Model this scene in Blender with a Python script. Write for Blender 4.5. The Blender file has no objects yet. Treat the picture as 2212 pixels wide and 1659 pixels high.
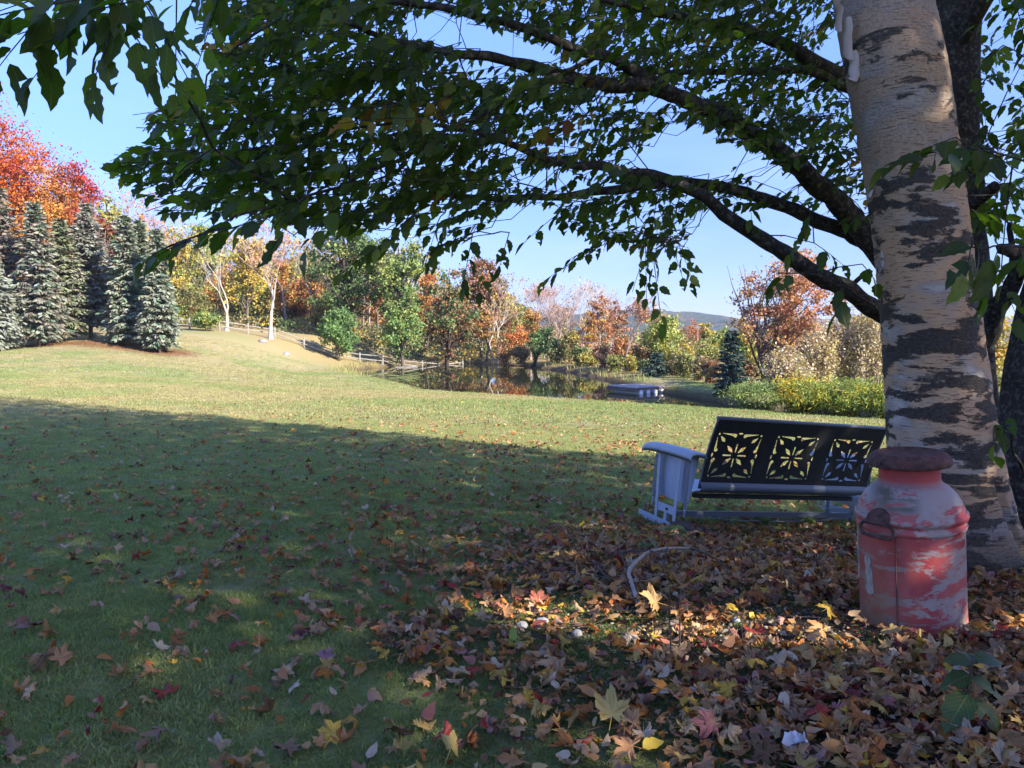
import bpy, math
import numpy as np
from math import radians as R

# ------------------------------------------------------------------ camera, sky, sun, exposure
sc = bpy.context.scene
COL = sc.collection
CZ = 1.05                      # camera height above the ground it stands on
F = 1661.0                     # focal length for a picture 2212 wide
PIT = math.atan((829.5 - 720.0) / F)
cam_d = bpy.data.cameras.new('camera')
cam_d.sensor_fit = 'HORIZONTAL'; cam_d.sensor_width = 36.0; cam_d.lens = 36.0 * F / 2212.0
cam_d.clip_start = 0.05; cam_d.clip_end = 12000
cam = bpy.data.objects.new('camera', cam_d); COL.objects.link(cam)
cam.location = (0, 0, CZ); cam.rotation_euler = (math.pi / 2 - PIT, 0, 0)
sc.camera = cam

SUN_EL = R(30); SUN_AZ = math.atan2(0.80, -0.60)          # clockwise from +Y
SUN = np.array([math.sin(SUN_AZ) * math.cos(SUN_EL), math.cos(SUN_AZ) * math.cos(SUN_EL), math.sin(SUN_EL)])
world = bpy.data.worlds.new('World'); sc.world = world; world.use_nodes = True
wn, wl = world.node_tree.nodes, world.node_tree.links
wn.clear()
sky = wn.new('ShaderNodeTexSky'); sky.sky_type = 'NISHITA'; sky.sun_disc = False
sky.sun_elevation = SUN_EL; sky.sun_rotation = SUN_AZ; sky.altitude = 400; sky.air_density = 1.0
sky.dust_density = 0.1; sky.ozone_density = 1.6
tc = wn.new('ShaderNodeTexCoord'); mp = wn.new('ShaderNodeMapping'); mp.inputs['Scale'].default_value = (1.6, 1.6, 9.0)
nz = wn.new('ShaderNodeTexNoise'); nz.inputs['Scale'].default_value = 1.7; nz.inputs['Detail'].default_value = 7
cr = wn.new('ShaderNodeValToRGB'); cr.color_ramp.elements[0].position = 0.42; cr.color_ramp.elements[1].position = 0.72
sp = wn.new('ShaderNodeSeparateXYZ')
el = wn.new('ShaderNodeMapRange'); el.inputs['From Min'].default_value = 0.30; el.inputs['From Max'].default_value = 0.02
mu = wn.new('ShaderNodeMath'); mu.operation = 'MULTIPLY'
mu2 = wn.new('ShaderNodeMath'); mu2.operation = 'MULTIPLY'; mu2.inputs[1].default_value = 0.75
mx = wn.new('ShaderNodeMixRGB'); mx.inputs[2].default_value = (5.6, 6.4, 8.6, 1)
bg = wn.new('ShaderNodeBackground'); bg.inputs['Strength'].default_value = 0.088
wo = wn.new('ShaderNodeOutputWorld')
wl.new(tc.outputs['Generated'], mp.inputs['Vector']); wl.new(mp.outputs[0], nz.inputs['Vector'])
wl.new(nz.outputs['Fac'], cr.inputs['Fac']); wl.new(tc.outputs['Generated'], sp.inputs[0])
wl.new(sp.outputs['Z'], el.inputs['Value']); wl.new(cr.outputs['Color'], mu.inputs[0]); wl.new(el.outputs[0], mu.inputs[1])
wl.new(mu.outputs[0], mu2.inputs[0]); wl.new(mu2.outputs[0], mx.inputs['Fac']); wl.new(sky.outputs[0], mx.inputs[1])
tn_ = wn.new('ShaderNodeMixRGB'); tn_.blend_type = 'MULTIPLY'; tn_.inputs[0].default_value = 1.0; tn_.inputs[2].default_value = (.50, .57, .92, 1)
hb_ = wn.new('ShaderNodeMapRange'); hb_.interpolation_type = 'SMOOTHSTEP'
for i_, x_ in enumerate((0.0, 0.62, 0.36, 1.0)): hb_.inputs[i_ + 1].default_value = x_
wl.new(sp.outputs['Z'], hb_.inputs['Value']); hm_ = wn.new('ShaderNodeMixRGB'); hm_.blend_type = 'MULTIPLY'; hm_.inputs[0].default_value = 1.0
wl.new(mx.outputs[0], hm_.inputs[1]); wl.new(hb_.outputs[0], hm_.inputs[2]); wl.new(hm_.outputs[0], tn_.inputs[1]); wl.new(tn_.outputs[0], bg.inputs['Color']); wl.new(bg.outputs[0], wo.inputs['Surface'])

sun_d = bpy.data.lights.new('sun', 'SUN'); sun_d.energy = 2.0; sun_d.angle = R(0.5); sun_d.color = (1.0, 0.93, 0.82)
sun = bpy.data.objects.new('sun', sun_d); COL.objects.link(sun)
sun.rotation_euler = (math.pi / 2 - SUN_EL, 0, math.pi - SUN_AZ)
sc.view_settings.view_transform = 'Standard'; sc.view_settings.look = 'None'
sc.view_settings.gamma = 1.0; sc.view_settings.use_curve_mapping = False
sc.view_settings.exposure = 2.8
sc.render.engine = 'CYCLES'
sc.cycles.use_denoising = True; sc.cycles.max_bounces = 8; sc.cycles.transparent_max_bounces = 12
sc.cycles.diffuse_bounces = 4; sc.cycles.glossy_bounces = 3; sc.cycles.transmission_bounces = 5; sc.cycles.volume_bounces = 0
sc.cycles.sample_clamp_indirect = 6.0

rng = np.random.default_rng(11)

# ------------------------------------------------------------------ small maths
def ray(vx, vy):
    u = (vx - 1106.0) / F; w = (829.5 - vy) / F
    cp, s = math.cos(PIT), math.sin(PIT)
    return np.array([u, cp + w * s, -s + w * cp])
def at(vx, vy, Y):
    d = ray(vx, vy); t = Y / d[1]
    return np.array([d[0] * t, Y, CZ + d[2] * t])
def atz(vx, vy, z):                                   # z relative to the eye
    d = ray(vx, vy); t = z / d[2]
    return np.array([d[0] * t, d[1] * t, CZ + z])
def proj(P):
    P = np.asarray(P, float); x, y, z = P[..., 0], P[..., 1], P[..., 2] - CZ
    cp, s = math.cos(PIT), math.sin(PIT)
    dep = y * cp - z * s; up = y * s + z * cp
    dep = np.where(np.abs(dep) < 1e-6, 1e-6, dep)
    return 1106 + F * x / dep, 829.5 - F * up / dep, dep
def unit(v): return v / np.maximum(np.linalg.norm(v, axis=-1, keepdims=True), 1e-9)
def inpoly(x, y, poly):
    x = np.asarray(x, float); y = np.asarray(y, float); r = np.zeros(x.shape, bool); n = len(poly)
    for i in range(n):
        x0, y0 = poly[i]; x1, y1 = poly[(i + 1) % n]
        c = (y0 > y) != (y1 > y)
        r ^= c & (x < (x1 - x0) * (y - y0) / ((y1 - y0) if y1 != y0 else 1e-9) + x0)
    return r
def polydist(x, y, poly):
    d = np.full(np.shape(x), 1e9)
    for i in range(len(poly)):
        a = np.array(poly[i]); b = np.array(poly[(i + 1) % len(poly)]); ab = b - a
        t = np.clip(((x - a[0]) * ab[0] + (y - a[1]) * ab[1]) / (ab @ ab), 0, 1)
        d = np.minimum(d, np.hypot(x - a[0] - t * ab[0], y - a[1] - t * ab[1]))
    return d
_H = np.random.default_rng(5).random((256, 256))
def vnoise(x, y):
    x = np.asarray(x, float); y = np.asarray(y, float)
    xi, yi = np.floor(x).astype(int), np.floor(y).astype(int); fx, fy = x - xi, y - yi
    fx = fx * fx * (3 - 2 * fx); fy = fy * fy * (3 - 2 * fy)
    h = lambda i, j: _H[i & 255, j & 255]
    return (h(xi, yi) * (1 - fx) + h(xi + 1, yi) * fx) * (1 - fy) + (h(xi, yi + 1) * (1 - fx) + h(xi + 1, yi + 1) * fx) * fy
def fbm(x, y, o=4):
    r = 0; a = .5; s = 1.0; t = 0
    for k in range(o):
        r = r + a * vnoise(np.asarray(x) * s + 17.3 * k, np.asarray(y) * s + 9.1 * k); t += a; a *= .5; s *= 2.03
    return r / t
def sstep(a, b, x):
    t = np.clip((np.asarray(x, float) - a) / (b - a), 0, 1); return t * t * (3 - 2 * t)

# ------------------------------------------------------------------ mesh building
class Buf:
    def __init__(s): s.V = []; s.T = []; s.Q = []; s.C = []; s.U = []; s.n = 0; s.MT = []; s.MQ = []
    def add(s, v, tris=None, quads=None, col=(1, 1, 1), uv=None, mi=0):
        v = np.asarray(v, float).reshape(-1, 3); k = len(v)
        c = np.asarray(col, float)
        s.C.append(np.broadcast_to(c, (k, 3)) if c.ndim == 1 else c)
        s.U.append(np.zeros((k, 2)) if uv is None else np.asarray(uv, float))
        if tris is not None and len(tris): t = np.asarray(tris, int) + s.n; s.T.append(t); s.MT.append(np.full(len(t), mi))
        if quads is not None and len(quads): q = np.asarray(quads, int) + s.n; s.Q.append(q); s.MQ.append(np.full(len(q), mi))
        s.V.append(v); s.n += k; return s
    def mesh(s, name, mats, smooth=False):
        me = bpy.data.meshes.new(name)
        V = np.concatenate(s.V).astype(np.float32)
        T = np.concatenate(s.T) if s.T else np.zeros((0, 3), int); Q = np.concatenate(s.Q) if s.Q else np.zeros((0, 4), int)
        me.vertices.add(len(V)); me.vertices.foreach_set('co', V.ravel())
        nl = T.size + Q.size; npoly = len(T) + len(Q)
        me.loops.add(nl); me.loops.foreach_set('vertex_index', np.concatenate([T.ravel(), Q.ravel()]).astype(np.int32))
        me.polygons.add(npoly)
        st = np.concatenate([np.arange(len(T)) * 3, T.size + np.arange(len(Q)) * 4]).astype(np.int32)
        me.polygons.foreach_set('loop_start', st)
        mi = np.concatenate(s.MT + s.MQ).astype(np.int32)
        me.update(calc_edges=True)
        if mi.max(initial=0) > 0: me.polygons.foreach_set('material_index', mi)
        me.polygons.foreach_set('use_smooth', np.full(npoly, smooth))
        a = me.attributes.new('col', 'FLOAT_COLOR', 'POINT')
        c4 = np.ones((len(V), 4), np.float32); c4[:, :3] = np.concatenate(s.C); a.data.foreach_set('color', c4.ravel())
        U = np.concatenate(s.U)
        if np.any(U):
            ul = me.uv_layers.new(name='uv'); li = np.concatenate([T.ravel(), Q.ravel()])
            ul.data.foreach_set('uv', U[li].astype(np.float32).ravel())
        for m in (mats if isinstance(mats, (list, tuple)) else [mats]): me.materials.append(m)
        me.validate(); return me
    def build(s, name, mats, parent=None, smooth=False, loc=None):
        o = bpy.data.objects.new(name, s.mesh(name, mats, smooth)); COL.objects.link(o)
        if parent is not None: o.parent = parent
        if loc is not None: o.location = loc
        return o
def tag(o, label=None, cat=None, group=None, kind=None):
    if label: o['label'] = label
    if cat: o['category'] = cat
    if group: o['group'] = group
    if kind: o['kind'] = kind
    return o
def thing(name, label, cat, loc=(0, 0, 0), group=None, rz=0):
    o = bpy.data.objects.new(name, None); COL.objects.link(o); o.empty_display_size = .2
    o.location = loc; o.rotation_euler = (0, 0, rz); return tag(o, label, cat, group)

def tube(b, pts, rad, sides=8, col=(1, 1, 1), cap=True, mi=0, uvs=None, flat=None):
    P = np.asarray(pts, float); n = len(P); rad = np.broadcast_to(np.asarray(rad, float), (n,))
    T = np.gradient(P, axis=0); T = unit(T)
    ref = np.array([0, 0, 1.0]) if abs(T[0][2]) < .9 else np.array([1.0, 0, 0])
    N = unit(np.cross(T[0], ref)); vs = []
    a = np.linspace(0, 2 * np.pi, sides, endpoint=False)
    uv = []; L = 0
    for i in range(n):
        N = unit(N - T[i] * (N @ T[i])); B = np.cross(T[i], N)
        if i: L += np.linalg.norm(P[i] - P[i - 1])
        f = 1.0 if flat is None else flat
        vs.append(P[i] + rad[i] * (np.cos(a)[:, None] * N + f * np.sin(a)[:, None] * B))
        uv.append(np.stack([a / 6.283, np.full(sides, L)], 1))
    v = np.concatenate(vs); i0 = np.arange(n - 1)[:, None] * sides; j = np.arange(sides)[None]; k = (j + 1) % sides
    q = np.stack([i0 + j, i0 + k, i0 + sides + k, i0 + sides + j], -1).reshape(-1, 4)
    t = None
    if cap:
        v = np.concatenate([v, P[:1], P[-1:]]); uv.append(np.zeros((2, 2))); m = n * sides
        t = [(k2, j2, m) for j2, k2 in zip(range(sides), [*range(1, sides), 0])] + [(m - sides + j2, m - sides + k2, m + 1) for j2, k2 in zip(range(sides), [*range(1, sides), 0])]
    return b.add(v, t, q, col, np.concatenate(uv), mi)
def prisms(b, P0, P1, R0, R1, sides=3, col=(1, 1, 1)):
    P0 = np.asarray(P0, float); P1 = np.asarray(P1, float); n = len(P0)
    if n == 0: return b
    T = unit(P1 - P0); ref = np.where(np.abs(T[:, 2:3]) < .9, np.array([[0, 0, 1.0]]), np.array([[1.0, 0, 0]]))
    N = unit(np.cross(T, ref)); B = np.cross(T, N)
    a = np.linspace(0, 2 * np.pi, sides, endpoint=False)
    ring = np.cos(a)[None, :, None] * N[:, None] + np.sin(a)[None, :, None] * B[:, None]
    R0 = np.broadcast_to(np.asarray(R0, float), (n,)); R1 = np.broadcast_to(np.asarray(R1, float), (n,))
    v = np.concatenate([P0[:, None] + ring * R0[:, None, None], P1[:, None] + ring * R1[:, None, None]], 1).reshape(-1, 3)
    j = np.arange(sides); k = (j + 1) % sides
    q = np.stack([j, k, sides + k, sides + j], -1)[None] + (np.arange(n) * 2 * sides)[:, None, None]
    c = np.asarray(col, float)
    if c.ndim == 2: c = np.repeat(c, 2 * sides, 0)
    return b.add(v, None, q.reshape(-1, 4), c)
def stamp(b, tpl, O, ydir, nrm, S, col, mi=0, wid=None):
    """tpl = (verts, tris, quads, uv); y = along the leaf, z = its normal"""
    V, T, Q, U = tpl; n = len(O)
    if n == 0: return b
    y = unit(np.asarray(ydir, float)); z = np.asarray(nrm, float); z = unit(z - y * np.sum(z * y, -1, keepdims=True)); x = np.cross(y, z)
    S = np.broadcast_to(np.asarray(S, float), (n,)); W = S if wid is None else np.broadcast_to(np.asarray(wid, float), (n,))
    v = O[:, None] + (V[None, :, 0:1] * W[:, None, None]) * x[:, None] + S[:, None, None] * (V[None, :, 1:2] * y[:, None] + V[None, :, 2:3] * z[:, None])
    off = (np.arange(n) * len(V))[:, None, None]
    t = (np.asarray(T)[None] + off).reshape(-1, 3) if len(T) else None
    q = (np.asarray(Q)[None] + off).reshape(-1, 4) if len(Q) else None
    c = np.asarray(col, float); c = np.broadcast_to(c, (n, 3)) if c.ndim == 1 else c
    return b.add(v.reshape(-1, 3), t, q, np.repeat(c, len(V), 0), np.tile(U, (n, 1)), mi)
def rdir(n, zb=0.0):
    d = rng.normal(size=(n, 3)); d[:, 2] += zb; return unit(d)
def box(b, c, s, rot=None, col=(1, 1, 1), bev=0.0, mi=0):
    x, y, z = np.asarray(s, float) / 2
    v = []; 
    if bev <= 0:
        v = np.array([(i * x, j * y, k * z) for i in (-1, 1) for j in (-1, 1) for k in (-1, 1)])
        q = [(0, 1, 3, 2), (4, 6, 7, 5), (0, 4, 5, 1), (2, 3, 7, 6), (0, 2, 6, 4), (1, 5, 7, 3)]; t = None
    else:
        e = bev; v = []
        for i in (-1, 1):
            for j in (-1, 1):
                for k in (-1, 1):
                    v += [(i * x, j * (y - e), k * (z - e)), (i * (x - e), j * y, k * (z - e)), (i * (x - e), j * (y - e), k * z)]
        v = np.array(v); I = lambda i, j, k, a: ((i * 2 + j) * 2 + k) * 3 + a
        q = []; t = []
        for i in (0, 1):
            f = [I(i, 0, 0, 0), I(i, 1, 0, 0), I(i, 1, 1, 0), I(i, 0, 1, 0)]; q.append(f if i else f[::-1])
            f = [I(0, i, 0, 1), I(0, i, 1, 1), I(1, i, 1, 1), I(1, i, 0, 1)]; q.append(f if i else f[::-1])
            f = [I(0, 0, i, 2), I(1, 0, i, 2), I(1, 1, i, 2), I(0, 1, i, 2)]; q.append(f if i else f[::-1])
            for j in (0, 1):
                q.append([I(i, j, 0, 0), I(i, j, 1, 0), I(i, j, 1, 1), I(i, j, 0, 1)] if (i + j) % 2 else [I(i, j, 0, 1), I(i, j, 1, 1), I(i, j, 1, 0), I(i, j, 0, 0)])
                q.append([I(i, 0, j, 0), I(i, 1, j, 0), I(i, 1, j, 2), I(i, 0, j, 2)] if (i + j) % 2 == 0 else [I(i, 0, j, 2), I(i, 1, j, 2), I(i, 1, j, 0), I(i, 0, j, 0)])
                q.append([I(0, i, j, 1), I(1, i, j, 1), I(1, i, j, 2), I(0, i, j, 2)] if (i + j) % 2 else [I(0, i, j, 2), I(1, i, j, 2), I(1, i, j, 1), I(0, i, j, 1)])
                for k in (0, 1):
                    f = [I(i, j, k, 0), I(i, j, k, 1), I(i, j, k, 2)]; t.append(f if (i + j + k) % 2 else f[::-1])
    v = v if rot is None else v @ np.asarray(rot).T
    return b.add(v + np.asarray(c, float), t, q, col, None, mi)
def rotz(a): c, s = math.cos(a), math.sin(a); return np.array([[c, -s, 0], [s, c, 0], [0, 0, 1.0]])
def rotx(a): c, s = math.cos(a), math.sin(a); return np.array([[1.0, 0, 0], [0, c, -s], [0, s, c]])
def roty(a): c, s = math.cos(a), math.sin(a); return np.array([[c, 0, s], [0, 1.0, 0], [-s, 0, c]])
def smoothline(P, n):
    P = np.asarray(P, float); 
    for _ in range(2):
        Q = np.empty((2 * len(P), P.shape[1])); Q[0] = P[0]; Q[-1] = P[-1]
        Q[1:-1:2] = .75 * P[:-1] + .25 * P[1:]; Q[2::2] = .25 * P[:-1] + .75 * P[1:]
        P = Q
    d = np.r_[0, np.cumsum(np.linalg.norm(np.diff(P[:, :3], axis=0), axis=1))]; t = np.linspace(0, d[-1], n)
    return np.stack([np.interp(t, d, P[:, k]) for k in range(P.shape[1])], 1)

# ------------------------------------------------------------------ materials
def nodes(m):
    m.use_nodes = True; nt = m.node_tree; nt.nodes.clear(); return nt.nodes, nt.links
def principled(name, col=(.5, .5, .5), rough=.7, metal=0.0, spec=.5):
    m = bpy.data.materials.new(name); n, l = nodes(m)
    p = n.new('ShaderNodeBsdfPrincipled'); o = n.new('ShaderNodeOutputMaterial'); l.new(p.outputs[0], o.inputs[0])
    p.inputs['Base Color'].default_value = (*col, 1); p.inputs['Roughness'].default_value = rough
    p.inputs['Metallic'].default_value = metal; p.inputs['Specular IOR Level'].default_value = spec
    return m, n, l, p
class NB:
    """tiny node helper"""
    def __init__(s, n, l): s.n = n; s.l = l
    def lk(s, x, sock):
        if hasattr(x, 'is_linked') or hasattr(x, 'links'): s.l.new(x, sock)
        elif isinstance(x, (tuple, list)) and len(x) == 3 and sock.type == 'RGBA': sock.default_value = (*x, 1)
        else: sock.default_value = x
    def noise(s, vec=None, scale=5, detail=4, rough=.55, dist=0.0):
        k = s.n.new('ShaderNodeTexNoise'); k.inputs['Scale'].default_value = scale; k.inputs['Detail'].default_value = detail
        k.inputs['Roughness'].default_value = rough; k.inputs['Distortion'].default_value = dist
        if vec is not None: s.l.new(vec, k.inputs['Vector'])
        return k.outputs['Fac']
    def map(s, vec, scale=(1, 1, 1), loc=(0, 0, 0)):
        k = s.n.new('ShaderNodeMapping'); k.inputs['Scale'].default_value = scale; k.inputs['Location'].default_value = loc
        s.l.new(vec, k.inputs['Vector']); return k.outputs[0]
    def ramp(s, f, a, b, ca=(0, 0, 0), cb=(1, 1, 1)):
        k = s.n.new('ShaderNodeValToRGB'); e = k.color_ramp.elements
        e[0].position = a; e[1].position = b; e[0].color = (*ca, 1); e[1].color = (*cb, 1); s.l.new(f, k.inputs[0]); return k.outputs[0]
    def rng(s, f, a, b, c=0., d=1.):
        k = s.n.new('ShaderNodeMapRange'); s.lk(f, k.inputs[0])
        for i, x in enumerate((a, b, c, d)): k.inputs[i + 1].default_value = x
        return k.outputs[0]
    def mix(s, f, a, b, mode='MIX'):
        k = s.n.new('ShaderNodeMixRGB'); k.blend_type = mode; s.lk(f, k.inputs[0]); s.lk(a, k.inputs[1]); s.lk(b, k.inputs[2]); return k.outputs[0]
    def math(s, op, a, b=0.0):
        k = s.n.new('ShaderNodeMath'); k.operation = op; s.lk(a, k.inputs[0]); s.lk(b, k.inputs[1]); return k.outputs[0]
    def bump(s, h, strength=.5, dist=.01, nrm=None):
        k = s.n.new('ShaderNodeBump'); k.inputs['Strength'].default_value = strength; k.inputs['Distance'].default_value = dist
        s.l.new(h, k.inputs['Height'])
        if nrm is not None: s.l.new(nrm, k.inputs['Normal'])
        return k.outputs[0]
    def obj(s): return s.n.new('ShaderNodeTexCoord').outputs['Object']
    def uv(s): return s.n.new('ShaderNodeTexCoord').outputs['UV']
    def attr(s, name='col', t='GEOMETRY'):
        k = s.n.new('ShaderNodeAttribute'); k.attribute_name = name; k.attribute_type = t; return k.outputs['Color']
    def pos(s): return s.n.new('ShaderNodeNewGeometry').outputs['Position']
    def sep(s, v): k = s.n.new('ShaderNodeSeparateXYZ'); s.l.new(v, k.inputs[0]); return k.outputs
def leaf_mat(name, src='attr', transl=.35, rough=.55, spec=.3, veins=False, back=None, tint=(1.0, 1.05, .55)):
    m = bpy.data.materials.new(name); n, l = nodes(m); h = NB(n, l)
    if src == 'attr': c = h.attr('col')
    elif src == 'inst': c = h.attr('col', 'INSTANCER')
    else: c = n.new('ShaderNodeObjectInfo').outputs['Color']
    if veins:
        u = h.sep(h.uv())
        ax = h.math('ABSOLUTE', h.math('SUBTRACT', u[0], .5))
        st = h.math('SUBTRACT', h.math('MULTIPLY', u[1], 9.0), h.math('MULTIPLY', ax, 9.0))
        fr = h.math('ABSOLUTE', h.math('SUBTRACT', h.math('FRACT', st), .5))
        side = h.rng(fr, .0, .10, 1., 0.); mid = h.rng(ax, .0, .025, 1., 0.)
        vv = h.math('MAXIMUM', side, mid)
        blot = h.noise(h.obj(), 60, 3)
        c = h.mix(h.math('MULTIPLY', vv, .35), c, h.mix(.5, c, (.55, .45, .2)))
        c = h.mix(h.rng(blot, .35, .7, .0, .45), c, h.mix(1.0, c, (.55, .5, .45), 'MULTIPLY'))
    if back is not None:
        g = n.new('ShaderNodeNewGeometry').outputs['Backfacing']; c = h.mix(h.math('MULTIPLY', g, back[0]), c, back[1])
    p = n.new('ShaderNodeBsdfPrincipled'); p.inputs['Roughness'].default_value = rough; p.inputs['Specular IOR Level'].default_value = spec
    l.new(c, p.inputs['Base Color'])
    if veins: l.new(h.bump(vv, .35, .002), p.inputs['Normal'])
    t = n.new('ShaderNodeBsdfTranslucent'); l.new(h.mix(1.0, c, tint, 'MULTIPLY'), t.inputs['Color'])
    ms = n.new('ShaderNodeMixShader'); ms.inputs[0].default_value = transl
    o = n.new('ShaderNodeOutputMaterial'); l.new(p.outputs[0], ms.inputs[1]); l.new(t.outputs[0], ms.inputs[2]); l.new(ms.outputs[0], o.inputs[0])
    return m
M = {}
M['crown'] = leaf_mat('crown_leaves', 'attr', .28, .6, .25)
M['needle'] = leaf_mat('needles', 'attr', .12, .8, .08, tint=(1, 1, .8))
M['glow'] = leaf_mat('glow_autumn_leaves', 'attr', .78, .6, .2, tint=(1.15, 1.0, .6))  # translucency and yellow raised so unseen crowns send warm light into the shade
M['leaf_far'] = leaf_mat('tree_leaf_mass', 'attr', .60, .42, .45, veins=True, tint=(.85, 1.25, .3))
M['leaf_obj'] = leaf_mat('tree_leaf', 'obj', .60, .42, .45, veins=True, tint=(.85, 1.25, .3))
M['fallen'] = leaf_mat('fallen_leaf_mass', 'attr', .2, .62, .35, veins=True, back=(.38, (.42, .30, .19)), tint=(1.1, .9, .5))
M['fallen_obj'] = leaf_mat('fallen_leaf', 'obj', .2, .62, .35, veins=True, back=(.38, (.42, .30, .19)), tint=(1.1, .9, .5))
M['grass'] = leaf_mat('grass_blades', 'inst', .42, .5, .35, tint=(1, 1.1, .5))
def bark_mat(name, a, b_, scale=6, stretch=(1, 1, .25), bump=.6, dist=.03, attr=False):
    m, n, l, p = principled(name, rough=.85, spec=.2); h = NB(n, l)
    v = h.map(h.obj(), stretch); f = h.noise(v, scale, 6, .65, .6); g = h.noise(h.obj(), scale * 3, 3)
    c = h.mix(h.rng(f, .35, .65), a, b_); c = h.mix(h.rng(g, .5, .8, 0, .4), c, (.35, .36, .3))
    if attr: c = h.mix(1.0, c, h.attr('col'), 'MULTIPLY')
    l.new(c, p.inputs['Base Color']); l.new(h.bump(f, bump, dist), p.inputs['Normal']); return m
M['bark_far'] = bark_mat('bark_far', (.55, .50, .45), (1., .95, .9), 3, bump=.5, dist=.05, attr=True)
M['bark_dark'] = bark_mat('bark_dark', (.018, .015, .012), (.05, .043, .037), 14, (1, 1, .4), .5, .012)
# ------------------------------------------------------------------ terrain
ZW = CZ - 3.5                                            # water level
ctrl = []
for vx, vy, z in [(-300, 1659, -1.1), (0, 1659, -1.08), (700, 1659, -1.06), (1400, 1659, -1.0), (2212, 1659, -.95), (2500, 1659, -.95),
    (0, 1350, -1.1), (900, 1350, -1.08), (1500, 1345, -1.03), (1970, 1352, -.99), (2212, 1300, -.98), (2500, 1300, -.97),
    (-300, 1150, -1.18), (0, 1150, -1.18), (900, 1150, -1.2), (1460, 1140, -1.345), (1850, 1130, -1.45), (2212, 1150, -1.18),
    (0, 1000, -1.35), (900, 1000, -1.42), (1400, 1000, -1.52), (1900, 1000, -1.6), (2400, 1000, -1.5),
    (-300, 850, -1.6), (0, 850, -1.72), (600, 880, -1.75), (1300, 950, -1.72), (740, 806, -3.4), (780, 817, -3.25), (860, 831, -3.0), (905, 841, -2.72), (1480, 1160, -1.37), (1400, 1116, -1.41), (1620, 1150, -1.41), (950, 850, -2.35), (1260, 868, -2.3), (1570, 885, -2.2), (1900, 925, -1.95),
    (2300, 920, -2.1), (0, 790, -1.65), (350, 800, -1.9), (0, 755, -1.16), (600, 792, -2.65), (450, 762, -1.45), (200, 735, -.5), (300, 750, -1.0),
    (-300, 745, -.8), (590, 728, -.37), (700, 742, -1.0), (800, 757, -1.75), (890, 768, -2.4), (1000, 780, -3.15),
    (1150, 789, -3.2), (1250, 803, -3.2), (1360, 826, -3.2), (1450, 840, -3.15), (1560, 862, -3.05), (1900, 900, -3.0)]:
    p = atz(vx, vy, z); ctrl.append((p[0], p[1], z))
ctrl += [(-31, 72, .35), (-26, 72, .15), (-45, 75, .6), (-60, 60, .6), (60, 120, -3.6), (30, 150, -3.2), (-60, 140, 3), (-90, 60, 1), (0, 200, -1),
         (100, 60, -2.5), (60, 20, -2), (-30, 0, -1.1), (-10, -3, -1.05), (0, -3, -1), (6, -5, -.9), (20, -20, -.3), (0, -60, -.4), (-60, -30, -1), (-20, 110, 0.8), (10, 110, -2.6),
         (200, 300, -6), (0, 500, -8), (-300, 300, 2), (30, 60, -3.2), (24, 40, -3.0), (40, 90, -3.4)]
ctrl = np.array(ctrl)
def _warp(x, y):
    r = np.hypot(x, y + 6.0); return np.stack([np.arctan2(x, y + 6.0) * 1.5, np.log(r + .5)], -1)
_cw = _warp(ctrl[:, 0], ctrl[:, 1])
def _k(r2): return np.where(r2 > 1e-12, .5 * r2 * np.log(np.maximum(r2, 1e-12)), 0)
_n = len(ctrl); _K = _k(((_cw[:, None] - _cw[None]) ** 2).sum(-1)) + np.eye(_n) * 2e-3
_P = np.c_[np.ones(_n), _cw]; _A = np.block([[_K, _P], [_P.T, np.zeros((3, 3))]])
_sol = np.linalg.solve(_A, np.r_[ctrl[:, 2], 0, 0, 0])
def zw(vx, vy): p = atz(vx, vy, -3.5); return (p[0], p[1])
POND = [zw(*q) for q in [(745, 806), (765, 801), (800, 796), (860, 791), (930, 787), (1000, 785), (1080, 788), (1150, 793), (1220, 803), (1280, 815), (1345, 832), (1400, 842), (1470, 856), (1560, 872), (1640, 890)]]
POND += [(17.5, 30), (14, 26), (9, 27.5), (4.5, 32), (0, 36.5), (-3.5, 40.5)] + [zw(*q) for q in [(900, 843), (850, 830), (790, 818)]]
def gz0(x, y):
    x = np.asarray(x, float); y = np.asarray(y, float); sh = x.shape; x = x.ravel(); y = y.ravel()
    out = np.empty(len(x))
    for i in range(0, len(x), 20000):
        w = _warp(x[i:i + 20000], y[i:i + 20000])
        out[i:i + 20000] = _k(((w[:, None] - _cw[None]) ** 2).sum(-1)) @ _sol[:_n] + _sol[_n] + w @ _sol[_n + 1:]
    r = np.hypot(x, y); f = sstep(160, 600, r)
    out = np.clip(out, -9, 6) * (1 - f) + f * -7.0
    return out.reshape(sh)
def gz(x, y):
    x = np.asarray(x, float); y = np.asarray(y, float); z = gz0(x, y)
    d = polydist(x, y, POND); ins = inpoly(x, y, POND)
    bank = -3.5 + .16 + .22 * d
    z = np.where(d < 14, np.minimum(z, -3.28 + .10 * d + .03 * d * d), z)
    z = np.where(ins, -3.5 - np.minimum(1.2, .12 + .35 * d), np.where(d < 14, np.maximum(z, np.minimum(bank, -3.0)), z))
    lump = (fbm(x * 1.3, y * 1.3, 4) - .5) * .07 * sstep(0, 3, d) * sstep(60, 20, np.hypot(x, y)) + (fbm(x * .12, y * .12, 3) - .5) * .22 * sstep(10, 60, np.hypot(x, y)) * sstep(.5, 6, d)
    near = (fbm(x * 6, y * 6, 3) - .5) * .022 * sstep(9, 5, np.hypot(x, y))
    return CZ + z + lump + near
def G(x, y): return float(gz(np.array([x]), np.array([y]))[0])
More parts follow.
